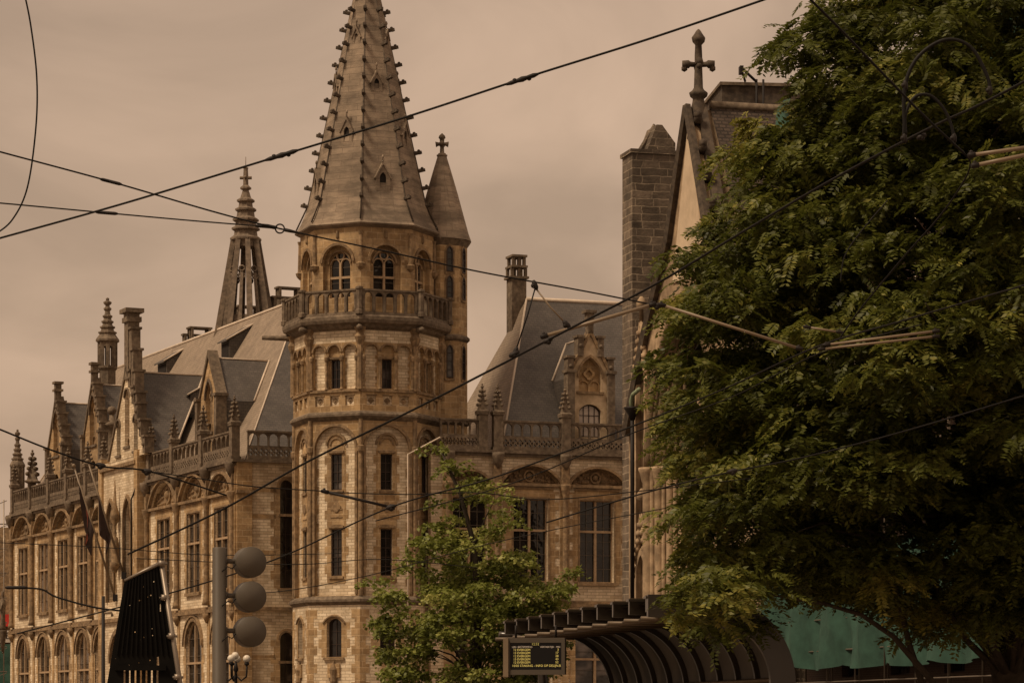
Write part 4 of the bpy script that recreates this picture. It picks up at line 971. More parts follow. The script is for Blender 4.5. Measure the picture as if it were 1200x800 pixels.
for z in np.arange(2.0, 21, 2.0):
    for yy in (.1, 1.2): ld.tube([(-.4, yy, z), (34.4, yy, z)], .028, 6); 
    ld.tube([(-.4, .08, z + 1.0), (34.4, .08, z + 1.0)], .025, 6); bd.box(-.4, 34.4, .15, 1.15, z - .05, z - .01)
pl.build('upright', M['steel'], sf, fS.mat()); ld.build('ledger', M['steel'], sf, fS.mat()); bd.build('plank', M['bark'], sf, fS.mat())
def net(u0, u1, z0, z1, seed, label):
    nb = MB(); rng = random.Random(seed); nu, nz = 60, 26; vs = []
    for j in range(nz + 1):
        for i in range(nu + 1):
            u = u0 + (u1 - u0) * i / nu; v = j / nz
            sag = .35 * abs(math.sin(PI * i / nu * 5)) * v; z = z1 - (z1 - z0) * v - sag * .4 + (.5 * (1 - v) * .0)
            vs.append((u, -.05 - .16 * math.sin(u * 2.1 + v * 2.5 + seed) * (.3 + v) - .07 * math.sin(u * 5.3 - v * 7), z))
    nb.add(vs, [(j * (nu + 1) + i, j * (nu + 1) + i + 1, (j + 1) * (nu + 1) + i + 1, (j + 1) * (nu + 1) + i) for j in range(nz) for i in range(nu)], True)
    o = nb.build('debris_net', M['net'], None, fS.mat()); tag(o, label, 'net', 'green debris nets on the scaffolding')
net(-1.2, 17.4, fS.Z(905, 783) , fS.Z(905, 655), 1, 'green debris net sagging along the foot of the scaffolding, beside the shelter roof')
net(17, 34, 18.5, 21.8, 2, 'green debris net tied along the top of the scaffolding behind the big tree')
net(.6, 1.9, 21.0, 22.2, 4, 'small green net scrap at the top corner of the scaffolding by the church roof')

# ================================================================== FAR LEFT NEIGHBOUR
fN = Frame(-44, 232, R(-12)); 
nb_ = thing('shop_building', 'distant shop front with red and white fascia under scaffolding at the left edge', 'building', (fN.ox, fN.oy, 0))
un = fN.U(11)
w = MB(); w.box(0, un, 1, 10, 0, 17); w.build('wall', M['mould'], nb_, fN.mat())
s1 = MB(); s1.box(0, un - .1, .6, .95, fN.Z(5, 752), fN.Z(5, 738)); so1 = s1.build('fascia', M['white'], nb_, fN.mat())
s1 = MB(); s1.box(0, un - .1, .55, .95, fN.Z(5, 733), fN.Z(5, 719)); s1.build('red_sign', M['red'], nb_, fN.mat())
s1 = MB(); s1.box(0, un - .1, .5, .9, .1, fN.Z(5, 754)); s1.build('green_hoarding', M['net'], nb_, fN.mat())
def text_mesh(body, size, name='text'):
    cu = bpy.data.curves.new(name, 'FONT'); cu.body = body; cu.size = size; cu.extrude = .0; cu.resolution_u = 2
    o = bpy.data.objects.new(name, cu); C.objects.link(o); dg = bpy.context.evaluated_depsgraph_get(); dg.update()
    me = bpy.data.meshes.new_from_object(o.evaluated_get(dg)); bpy.data.objects.remove(o); bpy.data.curves.remove(cu)
    me.name = name; return me
def text(body, size, name, m, parent, wm):
    me = text_mesh(body, size, name); me.materials.clear(); me.materials.append(M[m] if isinstance(m, str) else m)
    return put(me, name, parent, wm @ Matrix.Rotation(R(90), 4, 'X'))
text('BY.', .75, 'lettering', 'black', so1, fN.mat() @ Matrix.Translation((fN.U(3), .59, fN.Z(3, 748))))
sN = MB()
for i in range(8):
    sN.tube([(i * 1.6, 0, 0), (i * 1.6, 0, fN.Z(4, 585 + 9 * (i % 3)))], .05, 5)
for z in np.arange(2, 19, 1.9): sN.tube([(0, 0, z), (un - .2, 0, z)], .045, 5); sN.tube([(0, -.02, z), (un - .2, -.02, z + 1.8)], .03, 5)
o = sN.build('scaffolding', M['steel'], None, fN.mat()); tag(o, 'distant thin scaffolding tubes at the left edge beyond the post office corner', 'scaffolding')

# ================================================================== GROUND
def sheet(name, x0, x1, y0, y1, z, m, label=None):
    b = MB(); b.add([(x0, y0, z), (x1, y0, z), (x1, y1, z), (x0, y1, z)], [(0, 1, 2, 3)]); o = b.build(name, m); o['kind'] = 'structure'; return o
sheet('ground', -1500, 1500, -800, 3500, 0, M['pave']); sheet('road', -40, 40, 60, 138, .004, M['asphalt'])
k = MB(); k.box(-40, 40, 137.9, 138.2, 0, .12); k.box(-40, 40, 59.8, 60.1, 0, .12); o = k.build('kerb', M['mould']); o['kind'] = 'structure'
k = MB()
for y in (84, 85.4, 92, 93.4): k.box(-40, 40, y, y + .07, .006, .014)
o = k.build('tram_rails', M['steel']); o['kind'] = 'structure'

# ================================================================== TREES
def leaf_mat(name, c1, c2, c3):
    m = bpy.data.materials.new(name); m.use_nodes = True; t = m.node_tree; b = t.nodes['Principled BSDF']; n = t.nodes.new; l = t.links.new
    at_ = n('ShaderNodeAttribute'); at_.attribute_name = 'tone'; r = n('ShaderNodeValToRGB'); l(at_.outputs['Fac'], r.inputs[0])
    r.color_ramp.elements[0].color = (*c1, 1); r.color_ramp.elements[1].color = (*c3, 1); e = r.color_ramp.elements.new(.6); e.color = (*c2, 1)
    l(r.outputs[0], b.inputs['Base Color']); b.inputs['Roughness'].default_value = .5; b.inputs['Specular IOR Level'].default_value = .3
    tr = n('ShaderNodeBsdfTranslucent'); l(r.outputs[0], tr.inputs[0]); mx_ = n('ShaderNodeMixShader'); mx_.inputs[0].default_value = .38
    l(b.outputs[0], mx_.inputs[1]); l(tr.outputs[0], mx_.inputs[2]); l(mx_.outputs[0], t.nodes['Material Output'].inputs[0]); return m
M['leaf_big'] = leaf_mat('pinnate_leaf', (.045, .053, .008), (.110, .120, .020), (.28, .25, .055))
M['leaf_small'] = leaf_mat('broad_leaf', (.11, .125, .022), (.22, .24, .05), (.44, .41, .13))
def quads_object(name, V, tone, m, parent, wm):
    """V: (n,4,3) world quads"""
    n = len(V); off = np.array(wm.translation); me = bpy.data.meshes.new(name)
    me.vertices.add(n * 4); me.loops.add(n * 4); me.polygons.add(n)
    me.vertices.foreach_set('co', (V.reshape(-1, 3) - off).astype('f').ravel()); me.loops.foreach_set('vertex_index', np.arange(n * 4, dtype='i'))
    me.polygons.foreach_set('loop_start', np.arange(0, n * 4, 4, dtype='i')); me.polygons.foreach_set('loop_total', np.full(n, 4, 'i'))
    at_ = me.attributes.new('tone', 'FLOAT', 'FACE'); at_.data.foreach_set('value', tone.astype('f')); me.update(); me.materials.append(m)
    return put(me, name, parent, wm)
def poly_sample(rng, poly, n, ymin=-1e9):
    xs = [p[0] for p in poly]; ys = [p[1] for p in poly]; out = []
    while len(out) < n:
        p = (rng.uniform(min(xs), max(xs)), rng.uniform(min(ys), max(ys)))
        if inside(p, poly): out.append(p)
    return out
def nrm(a): return a / np.maximum(np.linalg.norm(a, axis=-1, keepdims=True), 1e-9)
def edge_dist(p, poly):
    d = 1e9
    for i in range(len(poly)):
        a = np.array(poly[i]); b = np.array(poly[(i + 1) % len(poly)]); q = np.array(p); t = np.clip(((q - a) @ (b - a)) / ((b - a) @ (b - a)), 0, 1); d = min(d, np.linalg.norm(q - a - t * (b - a)))
    return d
def tree(name, label, trunk, pads, leaf, fronds, m, seed, frond_len, leaflets, size, pad_r, trunk_r, limb_every):
    g = np.random.default_rng(seed); base = Vector((trunk[0][0], trunk[0][1], 0)); th = thing(name, label, 'tree', tuple(base)); wm = WM[th.name]
    pads = np.array(pads); K = len(pads); n = K * fronds
    pc = np.repeat(pads, fronds, 0)
    # each pad is a shallow drooping tier, fronds radiating from its middle
    ang = g.uniform(0, 2 * PI, n); rr = np.sqrt(g.uniform(0, 1, n)) * pad_r * g.uniform(.6, 1.25, K).repeat(fronds)
    o = pc + np.stack([rr * np.cos(ang), rr * np.sin(ang), -.28 * rr ** 2 / pad_r + g.normal(0, pad_r * .16, n)], 1)
    d = nrm(np.stack([np.cos(ang + g.normal(0, .7, n)), np.sin(ang + g.normal(0, .7, n)), g.normal(-.3, .28, n)], 1))
    up = nrm(np.stack([g.normal(0, .35, n), g.normal(0, .35, n), np.ones(n)], 1)); sd = nrm(np.cross(d, up)); up = np.cross(sd, d)
    L_ = frond_len * g.uniform(.6, 1.25, n); ptone = np.clip(g.normal(.42, .2, K), 0, 1).repeat(fronds); out = []; tn = []
    for j in range(leaflets):
        t = (j + .6) / leaflets; p = o + d * (L_ * t)[:, None] - np.array([0, 0, 1]) * (L_ * .35 * t * t)[:, None]
        taper = size * (1.0 - .45 * abs(t - .4)); 
        for s in ((-1, 1) if leaf == 'pinnate' else (1,)):
            if leaf == 'pinnate': v = nrm(sd * s + d * .55 + up * g.normal(-.15, .2, n)[:, None])
            else: v = nrm(np.stack([g.normal(0, 1, n), g.normal(0, 1, n), g.normal(-.2, .6, n)], 1))
            wd = nrm(np.cross(v, up + g.normal(0, .35, (n, 3)))) * (taper * (.23 if leaf == 'pinnate' else .42)); ln = v * (taper * g.uniform(.8, 1.2, n))[:, None]
            out.append(np.stack([p, p + ln * .45 + wd, p + ln, p + ln * .45 - wd], 1)); tn.append(np.clip(ptone + g.normal(0, .13, n), 0, 1))
    quads_object('crown', np.concatenate(out), np.concatenate(tn), m, th, wm)
    tr = MB(); T = [Vector(p) - base for p in trunk]; k = len(T)
    tr.tube([T[0] - Vector((0, 0, .1))] + T, [trunk_r * 1.4] + [trunk_r * (1 - .75 * i / (k - 1)) for i in range(k)], 10)
    for i in range(0, K, limb_every):
        e = Vector(pads[i]) - base; j = min(range(k), key=lambda q: abs(T[q].z - (e.z - (e - Vector((T[q].x, T[q].y, e.z))).length * .55)))
        s = T[j]; dv = e - s; ln = dv.length; pts = []; w1 = Vector(g.normal(0, ln * .05, 3)); 
        for q in range(8): t = q / 7; pts.append(s + dv * t + Vector((0, 0, ln * .16 * math.sin(PI * t))) + w1 * math.sin(2 * PI * t))
        r0 = min(trunk_r * .22, .009 * ln + .015); tr.tube(pts, [r0 * (1 - .85 * q / 7) for q in range(8)], 6)
    tr.build('trunk', M['bark'], th, wm)
    return th
rng = random.Random(11)
OUT = [(905, 28), (935, 18), (985, -30), (1100, -120), (1420, -140), (1460, 300), (1430, 700), (1260, 745), (1180, 745), (1120, 735), (1060, 735), (1000, 705), (930, 700), (885, 700), (850, 735), (812, 745), (800, 725), (840, 690), (800, 672), (812, 635), (800, 600), (812, 560), (775, 520), (800, 480), (785, 430), (795, 395), (785, 375), (805, 340), (785, 300), (815, 262), (865, 232), (870, 160), (905, 135), (935, 130), (945, 90), (915, 50)]
pads = []
holes = [((985, 372), 30), ((1085, 250), 34), ((1000, 320), 18), ((1115, 480), 26), ((1150, 395), 24), ((1165, 40), 26), ((1060, 590), 22), ((1010, 640), 14), ((1100, 690), 22)]
for p in poly_sample(rng, OUT, 1450):
    if any(math.hypot(p[0] - c[0], p[1] - c[1]) < r for c, r in holes) and rng.random() < .9: continue
    ed = edge_dist(p, OUT)
    if ed < 17 and rng.random() < .85: continue
    dep = min(1, ed / 260) ** .5 * 5.2 + .4
    Y = 50 + rng.uniform(-1, 1) * dep
    pads.append(tuple(at(p[0], p[1], Y)))
for p in poly_sample(rng, [(815, 690), (840, 665), (885, 655), (872, 690), (850, 715), (822, 722)], 8): pads.append(tuple(at(p[0], p[1], 45.2 + rng.random() * 2)))
tree('large_tree', 'huge dark green tree with feathery drooping leaves filling the right side of the view', [tuple(at(1195, 950, 51.5)), tuple(at(1185, 800, 51)), tuple(at(1150, 650, 51)), tuple(at(1135, 480, 50.5)), tuple(at(1125, 330, 50)), tuple(at(1110, 150, 50)), tuple(at(1140, 10, 50))],
     pads, 'pinnate', 32, M['leaf_big'], 5, .36, 9, .135, .62, .36, 14)
OUT2 = [(505, 522), (522, 516), (540, 540), (572, 548), (578, 565), (600, 572), (604, 600), (618, 625), (622, 645), (652, 655), (672, 668), (668, 700), (645, 712), (655, 745), (640, 790), (630, 860), (560, 905), (490, 890), (445, 840), (452, 800), (440, 770), (460, 745), (440, 728), (462, 712), (440, 690), (436, 668), (470, 660), (492, 640), (505, 610), (502, 585), (516, 565), (500, 545)]
pads = []
for p in poly_sample(rng, OUT2, 180) + poly_sample(rng, [p_ for p_ in OUT2 if p_[1] > 640], 110):
    ed = edge_dist(p, OUT2); Y = 100 + rng.uniform(-1, 1) * (min(1, ed / 90) ** .5 * 2.8 + .2); pads.append(tuple(at(p[0], p[1], Y)))
tree('street_tree', 'smaller bright green broadleaf tree standing in front of the post office', [tuple(at(556, 905, 100)), tuple(at(558, 800, 100)), tuple(at(560, 720, 100)), tuple(at(556, 640, 100)), tuple(at(540, 580, 100)), tuple(at(518, 530, 100))],
     pads, 'broad', 34, M['leaf_small'], 9, .26, 4, .17, .5, .17, 9)

# ================================================================== TRAM SHELTER
ax = Vector((-.195, .981, 0)).normalized(); cx_ = Vector((ax.y, -ax.x, 0)); KS = 1.25; o0 = at(757, 700, 50.0); ZT = o0.z / KS; o0.z = 0
sh = thing('tram_shelter', 'dark ribbed tram shelter with curved roof beneath the large tree', 'shelter', tuple(o0))
shm = Matrix(((cx_.x, ax.x, 0, o0.x), (cx_.y, ax.y, 0, o0.y), (0, 0, 1, 0), (0, 0, 0, 1))) @ Matrix.Scale(KS, 4)   # local x across, y along the shelter, z up
FL, RR = .85, 1.15
def prof_pts(r_off=0.0, n=18, down=.15):
    p = [(FL + (RR + r_off) * math.sin(a), ZT - RR + (RR + r_off) * math.cos(a)) for a in [PI / 2 * i / n for i in range(n + 1)]]
    return p + [(FL + RR + r_off, down)]
for i in range(11):
    b = MB(); y = i * .98
    inner = [(0, ZT - .19)] + prof_pts(-.21); outer = [(0, ZT)] + prof_pts(0)
    b.band(inner, outer, y - .035, y + .035)
    b.box(-.02, .95, y - .075, y + .075, ZT - .012, ZT + .02); 
    b.build('rib', M['shelter'], sh, shm)
    t = MB(); t.box(0.0, .9, y - .06, y + .06, ZT + .021, ZT + .035); t.tube([(-.02 - .1 * (i == 10), y + .2, ZT - .27), (1.0, y + .2, ZT - .27)], .032, 8); t.build('roof_bar', M['shelter_bar'], sh, shm)
n = 16; s_ = MB(); vs = []; K = 200; pp = prof_pts(0, n)
for j in range(K + 1):
    y = j / K * 9.8; bulge = .02 - .20 * (1 - abs(math.sin(PI * y / .98)) ** .6)
    q = [(.12, ZT - .03)] + [(FL + (RR + bulge + .0) * math.sin(a), ZT - RR + (RR + bulge) * math.cos(a)) for a in [PI / 2 * i / n for i in range(n + 1)]] + [(FL + RR + bulge, .15)]
    q[0] = (.12, ZT - .05); vs += [(x, y, z) for x, z in q]
w_ = n + 3; s_.add(vs, [(j * w_ + i, j * w_ + i + 1, (j + 1) * w_ + i + 1, (j + 1) * w_ + i) for j in range(K) for i in range(w_ - 1)], True)
s_.build('ribbed_shell', M['shelter'], sh, shm)
s_ = MB(); s_.band([(0, ZT - .26)] + prof_pts(-.3, 24), [(0, ZT + .04)] + prof_pts(.05, 24), -.12, -.04); s_.build('end_arch', M['shelter'], sh, shm)
s_ = MB()
for z in (.45, 1.9): s_.tube([(FL + RR - .25, 0, z), (FL + RR - .25, 9.8, z)], .03, 6)
for z in (ZT - .27, ): s_.tube([(.2, 0, z), (.2, 9.9, z)], .035, 6)
s_.build('rail', M['shelter_bar'], sh, shm)
s_ = MB(); s_.box(FL + RR - .75, FL + RR - .3, 1, 8.5, .42, .47)
for y in (1.5, 4.7, 8): s_.box(FL + RR - .55, FL + RR - .5, y, y + .06, 0, .42)
s_.build('bench', M['shelter_bar'], sh, shm)
s_ = MB()
for y in (9.9,): s_.tube([(.75, y + .4, 0), (.75, y + .4, 2.0), (.72, y + .4, 2.5), (.5, y + .4, ZT - .3), (.2, y + .4, ZT - .2), (0, y + .4, ZT - .18)], [.085, .085, .08, .06, .05, .05], 8)
s_.build('post', M['shelter'], sh, shm)

# ================================================================== DEPARTURE DISPLAY
Yd = 53.6; s = 43.0 / F; d0 = at(628, 768.5, Yd); dth = thing('departure_display', 'black electronic departure board with yellow text hanging from shelter roof', 'display', (d0.x, Yd, 0)); dm = Matrix.Translation((d0.x, Yd, d0.z)) @ Matrix.Rotation(R(-8), 4, 'Z') @ Matrix.Scale(53.6 / 43, 4)
W2, H2 = 35 * s, 21.5 * s
b = MB(); b.band([(-W2 + .07, -H2 + .07), (W2 - .05, -H2 + .07), (W2 - .05, H2 - .07), (-W2 + .07, H2 - .07)], [(-W2, -H2), (W2, -H2), (W2, H2), (-W2, H2)], -.09, .08, closed=True); b.box(-W2 + .02, W2 - .02, .04, .1, -H2 + .02, H2 - .02)
b.build('housing', M['grey_paint'], dth, dm)
b = MB(); b.box(-W2 - .03, -W2 + .045, -.12, .12, -H2 - .03, H2 - .005); b.build('side_cover', M['tube'], dth, dm)
b = MB(); b.box(-W2 + .07, W2 - .05, -.06, .0, -H2 + .07, H2 - .07); scn = b.build('screen', M['screen'], dth, dm)
def line(body, x, row, m='led', size=.048):
    text(body, size, 'lettering', m, scn, dm @ Matrix.Translation((x, -.064, H2 - .118 - row * .0475)))
xl = -W2 + .09; xr = W2 - .05
line('12:52', -.055, -.25, 'led', .05); line('LIJN  BESTEMMING', xl, .5, 'led_dim', .036); line('VERTREKTIJD   MIN', .07, .5, 'led_dim', .034)
for i, (l_, m_) in enumerate((('12 EVERGEM', '3'), ('13 EVERGEM', '17'), ('12 EVERGEM', '28'), ('13 EVERGEM', '43'), ('12 EVERGEM', '52'))):
    line(l_, xl + .02, 1.45 + i * .95, 'led', .045); line(m_, xr - .035 - .027 * len(m_), 1.4 + i * .95, 'led', .045)
line('10/05 STAKING - INFO OP DELIJN.B', xl, 6.25, 'led', .0455)
b = MB()
for x in (-W2 + .14, W2 - .14): b.tube([(x, 0, H2), (x, 0, ((ZT - .27) * KS - d0.z) * 43 / 53.6)], .018, 6)
b.build('hanger', M['iron'], dth, dm)

# ================================================================== SIGNAL POST WITH THREE ROUND HEADS
Ys = 30.0; s = Ys / F; c0 = at(257, 900, Ys)
sp_ = thing('signal_post', 'thick brown grey post carrying three round signal heads seen from behind', 'signal', (c0.x, Ys, 0)); sm_ = WM[sp_.name]
zt = at(257, 641, Ys).z; b = MB(); b.lathe(0, 0, [(.11, 0), (.11, .25), (.072, .3), (.07, zt - .01), (.062, zt)], 24); b.build('post', M['grey_paint'], sp_, sm_)
for py in (658, 698.5, 739.5):
    z = at(257, py, Ys).z; X = (295 - 257) * s
    hd = MB(); hd.lathe(0, 0, [(.150, 0), (.156, .012), (.156, .03), (.154, .035), (.156, .17), (.150, .19), (.150, .2)], 40); hd.xform(Matrix.Translation((X, 0, z)) @ Matrix.Rotation(R(19), 4, 'Z') @ Matrix.Rotation(R(-90), 4, 'X'))
    hm_ = Matrix.Translation((X, 0, z)) @ Matrix.Rotation(R(19), 4, 'Z')
    h = hd.build('signal_head', M['grey_paint'], sp_, sm_)
    b = MB(); b.tube([(-.15, .05, -.02), (-.19, .05, -.07), (-.24, .03, -.05), (-.3, .02, -.1)], .006, 5); b.xform(hm_); b.build('signal_cable', M['cable'], h, sm_)
    b = MB(); b.tube([(.04, .02, z + .01), (X - .1, .08, z + .01)], .026, 10); b.tube([(.062, .03, z + .01), (.08, .03, z + .01)], .038, 10); b.build('bracket', M['grey_paint'], h, sm_)

# ================================================================== BLACK BOARDED PANEL
Yb = 31.0; a0 = at(166, 850, Yb)
bp_ = thing('boarded_panel', 'tall black tapering boarded panel with pale metal tube along its edges', 'panel', (a0.x, Yb, 0)); bm_ = WM[bp_.name]
def bp(px, py): p = at(px, py, Yb); return (p.x - a0.x, p.z)
out = [bp(86, 1030), bp(242, 1030), bp(208.5, 800), bp(187, 660), bp(146, 679), bp(125.5, 800)]
rng = random.Random(5); hs = []
for i in range(7):
    x = 144.5 + i * 6.4; hs.append([bp(x, 803), bp(x + 2.4, 803), bp(x + 2.4, 785 - 2 * (i % 2)), bp(x + .2, 785 - 2 * (i % 2))])
hs.append([bp(183, 783), bp(186.5, 783), bp(186, 769), bp(183.5, 769)]); hs.append([bp(187, 716), bp(188.5, 716), bp(188.2, 707), bp(187.2, 707)])
for (x, y) in ((168, 687), (180, 681), (154, 693), (149, 707), (152, 708.5), (163, 703), (165, 702.5), (173, 699), (176.5, 697), (141.5, 733), (158, 740), (165, 749), (168.5, 746), (178, 736), (178.5, 744), (154, 752), (142, 763), (135, 771), (162.5, 776), (175.5, 773), (151, 779), (136, 747)):
    r = rng.uniform(.5, .95); hs.append([bp(x - r, y + r), bp(x + r, y + r * .6), bp(x + r * .6, y - r), bp(x - r * .6, y - r * .7)])
b = MB(); b.plate(out, hs, 0, .03); b.build('board', M['black'], bp_, bm_)
b = MB()
for i in range(1, 12):                             # vertical battens following the taper
    t = i / 12; x0, z0 = out[0][0] + (out[1][0] - out[0][0]) * t, 0; x1 = out[4][0] + (out[3][0] - out[4][0]) * t; z1 = out[4][1] + (out[3][1] - out[4][1]) * t - .02
    zlow = bp(0, 766)[1]; xl_ = x0 + (x1 - x0) * (zlow - z0) / (z1 - z0); b.tube([(xl_, -.012, zlow), (x1, -.004, z1)], .008, 4, smooth=False)
b.box(bp(135, 0)[0], bp(195, 0)[0], -.03, .0, bp(0, 785)[1], bp(0, 779)[1]); b.build('batten', M['black'], bp_, bm_)
b = MB(); e = lambda px, py: (bp(px, py)[0], 0, bp(px, py)[1])
b.tube([e(244, 1037), e(211, 800), e(189, 659)], .026, 10); b.tube([e(189.5, 659), e(168, 669), e(146, 680)], [.024, .018, .014], 8)
b.build('edge_tube', M['steel'], bp_, bm_)
b = MB()
for px, py in ((192.5, 700), (201, 745), (208, 793), (189.3, 660)): x, y, z = e(px, py); b.tube([(x - .004, 0, z - .03), (x + .004, 0, z + .03)], .038, 10); b.tube([(x - .05, 0, z), (x + .06, 0, z)], .014, 6)
b.build('coupler', M['steel'], bp_, bm_)

# ================================================================== STREET LAMP, POLE, STATUE
Yl = 90.0; s = Yl / F; c0 = at(281, 800, Yl)
lp = thing('street_lamp', 'ornate cast iron street lamp with white globes behind the signal post', 'street lamp', (c0.x, Yl, 0)); lm = WM[lp.name]
zg_ = at(0, 769, Yl).z; b = MB(); b.lathe(-.12, 0, [(.22, 0), (.22, .3), (.12, .5), (.07, .8), (.05, 2.4), (.09, 2.5), (.05, 2.6), (.045, zg_ - .45), (.08, zg_ - .4), (.03, zg_ - .14)], 12)
for dx, dy in ((.33, 0), (-.45, .1), (-.15, .4), (-.1, -.4)):
    X, Y_ = dx - .12, dy; b.tube([(-.12, 0, zg_ - .55), (-.12 + (X + .12) * .5, Y_ * .5, zg_ - .72), (-.12 + (X + .12) * .95, Y_ * .95, zg_ - .6), (X, Y_, zg_ - .42), (X, Y_, zg_ - .26)], .03, 6); b.lathe(X, Y_, [(.02, zg_ - .28), (.08, zg_ - .22), (.06, zg_ - .16)], 8)
b.build('post', M['iron'], lp, lm)
for dx, dy, dz in ((.33, 0, -.06), (-.45, .1, -.06), (0, .4, -.06), (-.1, -.4, -.06), (-.02, 0, .03)):
    g = MB(); g.ball((dx - .12, dy, zg_ + dz), .115, 16); g.build('globe', M['globe'], lp, lm)
Yp = 62.0; c0 = at(121, 850, Yp); b = MB(); tp = thing('wire_pole', 'thin dark pole with short bracket beside the black boarded panel', 'pole', (c0.x, Yp, 0)); wm = WM[tp.name]
zt = at(0, 698, Yp).z; b.lathe(0, 0, [(.07, 0), (.045, 1), (.035, zt)], 8); b.build('pole', M['iron'], tp, wm)
b = MB(); b.tube([(0, 0, zt - .35), (.17, 0, zt - .34), (.19, 0, zt - .42)], .03, 6); b.build('bracket', M['tube'], tp, wm)
q = MB(); fs_ = fA.sub(-.1, -.5); zs0 = fA.Z(12, 738)
q.lathe(0, 0, [(.1, zs0 - 1.6), (.35, zs0 - .6), (.5, zs0 - .1), (.5, zs0)], 8); q.lathe(0, 0, [(.32, zs0), (.36, zs0 + .2), (.28, zs0 + 1.0), (.36, zs0 + 1.7), (.34, zs0 + 2.0), (.14, zs0 + 2.15), (.12, zs0 + 2.25), (.19, zs0 + 2.4), (.17, zs0 + 2.62), (.05, zs0 + 2.72)], 12)
q.tube([(.25, -.1, zs0 + 1.9), (.38, -.28, zs0 + 1.5), (.2, -.4, zs0 + 1.3)], [.11, .1, .07], 6); q.tube([(-.25, -.1, zs0 + 1.9), (-.36, -.2, zs0 + 1.4), (-.15, -.4, zs0 + 1.5)], [.11, .1, .07], 6)
q.v = [(x * .6, y * .6, z) for x, y, z in q.v]; q.build('corner_statue', M['dark_stone'], po, fs_.mat())

# ================================================================== OVERHEAD WIRES
def smooth(pts, k=10):
    out = []; n = len(pts)
    for i in range(n - 1):
        p0, p1, p2, p3 = pts[max(i - 1, 0)], pts[i], pts[i + 1], pts[min(i + 2, n - 1)]
        for j in range(k):
            t = j / k; out.append(.5 * ((2 * p1) + (p2 - p0) * t + (2 * p0 - 5 * p1 + 4 * p2 - p3) * t * t + (3 * p1 - p0 - 3 * p2 + p3) * t ** 3))
    return out + [pts[-1]]
def wire(label, pts, Y0, Y1=None, w=2.0, m='cable', group='overhead tram wires', fit=(), name='overhead_wire', curve=True):
    """pts in photo pixels, depth running from Y0 to Y1; w = thickness in pixels; fit: (index position px,py,kind)"""
    Y1 = Y1 or Y0; xs = [p[0] for p in pts]; n = len(pts); P3 = []
    ln = [0]
    for a, b in zip(pts[:-1], pts[1:]): ln.append(ln[-1] + math.hypot(b[0] - a[0], b[1] - a[1]))
    dep = lambda k: Y0 + (Y1 - Y0) * k / ln[-1]
    for (x, y), k in zip(pts, ln): P3.append(at(x, y, dep(k)))
    base = P3[0].copy(); th = thing(name, label, 'wire' if name != 'feeder_loop' else 'cable', tuple(base), group=group); wm = WM[th.name]
    Q = [p - base for p in P3]; Q = smooth(Q) if (len(Q) > 2 and curve) else Q
    ym = (Y0 + Y1) / 2; b = MB(); b.tube(Q, w / 2 * ym / F, 6); b.build('cable', M[m], th, wm)
    for px, py, kind, ang in fit:
        k = min(ln[-1], max(0, math.hypot(px - pts[0][0], py - pts[0][1]))); Yc = dep(k); c = at(px, py, Yc) - base; u = Yc / F; dr = Vector((math.cos(ang), 0, -math.sin(ang))); nn = Vector((-dr.z, 0, dr.x)) * -1
        f = MB()
        if kind == 'turnbuckle':
            f.tube([c - dr * 20 * u, c - dr * 14 * u, c - dr * 6 * u, c, c + dr * 6 * u, c + dr * 14 * u, c + dr * 20 * u], [x * u for x in (1.4, 2.6, 2.4, 3.4, 2.4, 2.8, 1.4)], 8); f.ball(c + dr * 8 * u + nn * 1.5 * u, 3 * u, 8); f.ball(c - dr * 9 * u - nn * 1.2 * u, 3 * u, 8)
        elif kind == 'ring':
            cc = [c + Vector((math.cos(t), 0, math.sin(t))) * 5.2 * u for t in [2 * PI * i / 24 for i in range(25)]]; f.tube(cc, .9 * u, 6, cap=False)
            f.tube([c - dr * 22 * u, c - dr * 15 * u, c - dr * 6 * u], [1.2 * u, 2.2 * u, 2.2 * u], 6); f.tube([c + dr * 6 * u, c + dr * 12 * u, c + dr * 24 * u], [2.2 * u, 2.0 * u, 1.2 * u], 6)
        elif kind == 'grip':
            f.tube([c - dr * 13 * u, c - dr * 10 * u, c + dr * 10 * u, c + dr * 13 * u], [1.2 * u, 2 * u, 2 * u, 1.2 * u], 8)
        else:
            f.tube([c - dr * 6 * u, c - dr * 3 * u, c + dr * 3 * u, c + dr * 6 * u], [1.5 * u, 3 * u, 3 * u, 1.5 * u], 8); f.ball(c + nn * 2 * u, 3.2 * u, 8)
        f.build('insulator' if kind in ('turnbuckle',) else 'fitting', M['iron'], th, wm)
    return th
def rod(label, a, b, Y, w=5, m='tube', fit=True, Y1=None):
    A, B = at(*a, Y), at(*b, Y1 or Y); th = thing('bracket_arm', label, 'arm', tuple(A), group='insulated bracket arms'); wm = WM[th.name]; k = MB(); u = Y / F
    k.tube([Vector((0, 0, 0)), B - A], w / 2 * u, 10); k.build('tube', M[m], th, wm)
    if fit:
        d = (B - A).normalized(); f = MB()
        for c in (Vector((0, 0, 0)), B - A):
          f = MB(); f.tube([c - d * 4 * u, c - d * 2 * u, c + d * 5 * u], [w * .45 * u, w * .75 * u, w * .7 * u], 10); f.ball(c + Vector((0, -.0, w * .7 * u)), w * .5 * u, 8)
          f.build('end_fitting', M['iron'], th, wm)
wire('thick cable climbing across the top from left edge over the spire', [(-30, 287), (0, 279), (150, 237), (330, 182), (480, 136), (620, 90), (760, 46), (895, 0), (950, -20)], 28, 24, 2.6, fit=((330, 182, 'turnbuckle', -.3), (612, 93, 'turnbuckle', -.32)))
wire('cable descending from left edge through the small ring before the tower', [(-20, 172), (0, 178), (130, 213), (250, 248), (328, 268), (450, 294), (560, 318), (690, 342), (770, 358)], 34, 38, 1.9, fit=((328, 268, 'ring', .22), (130, 213, 'grip', .25), (770, 358, 'clamp', .1)))
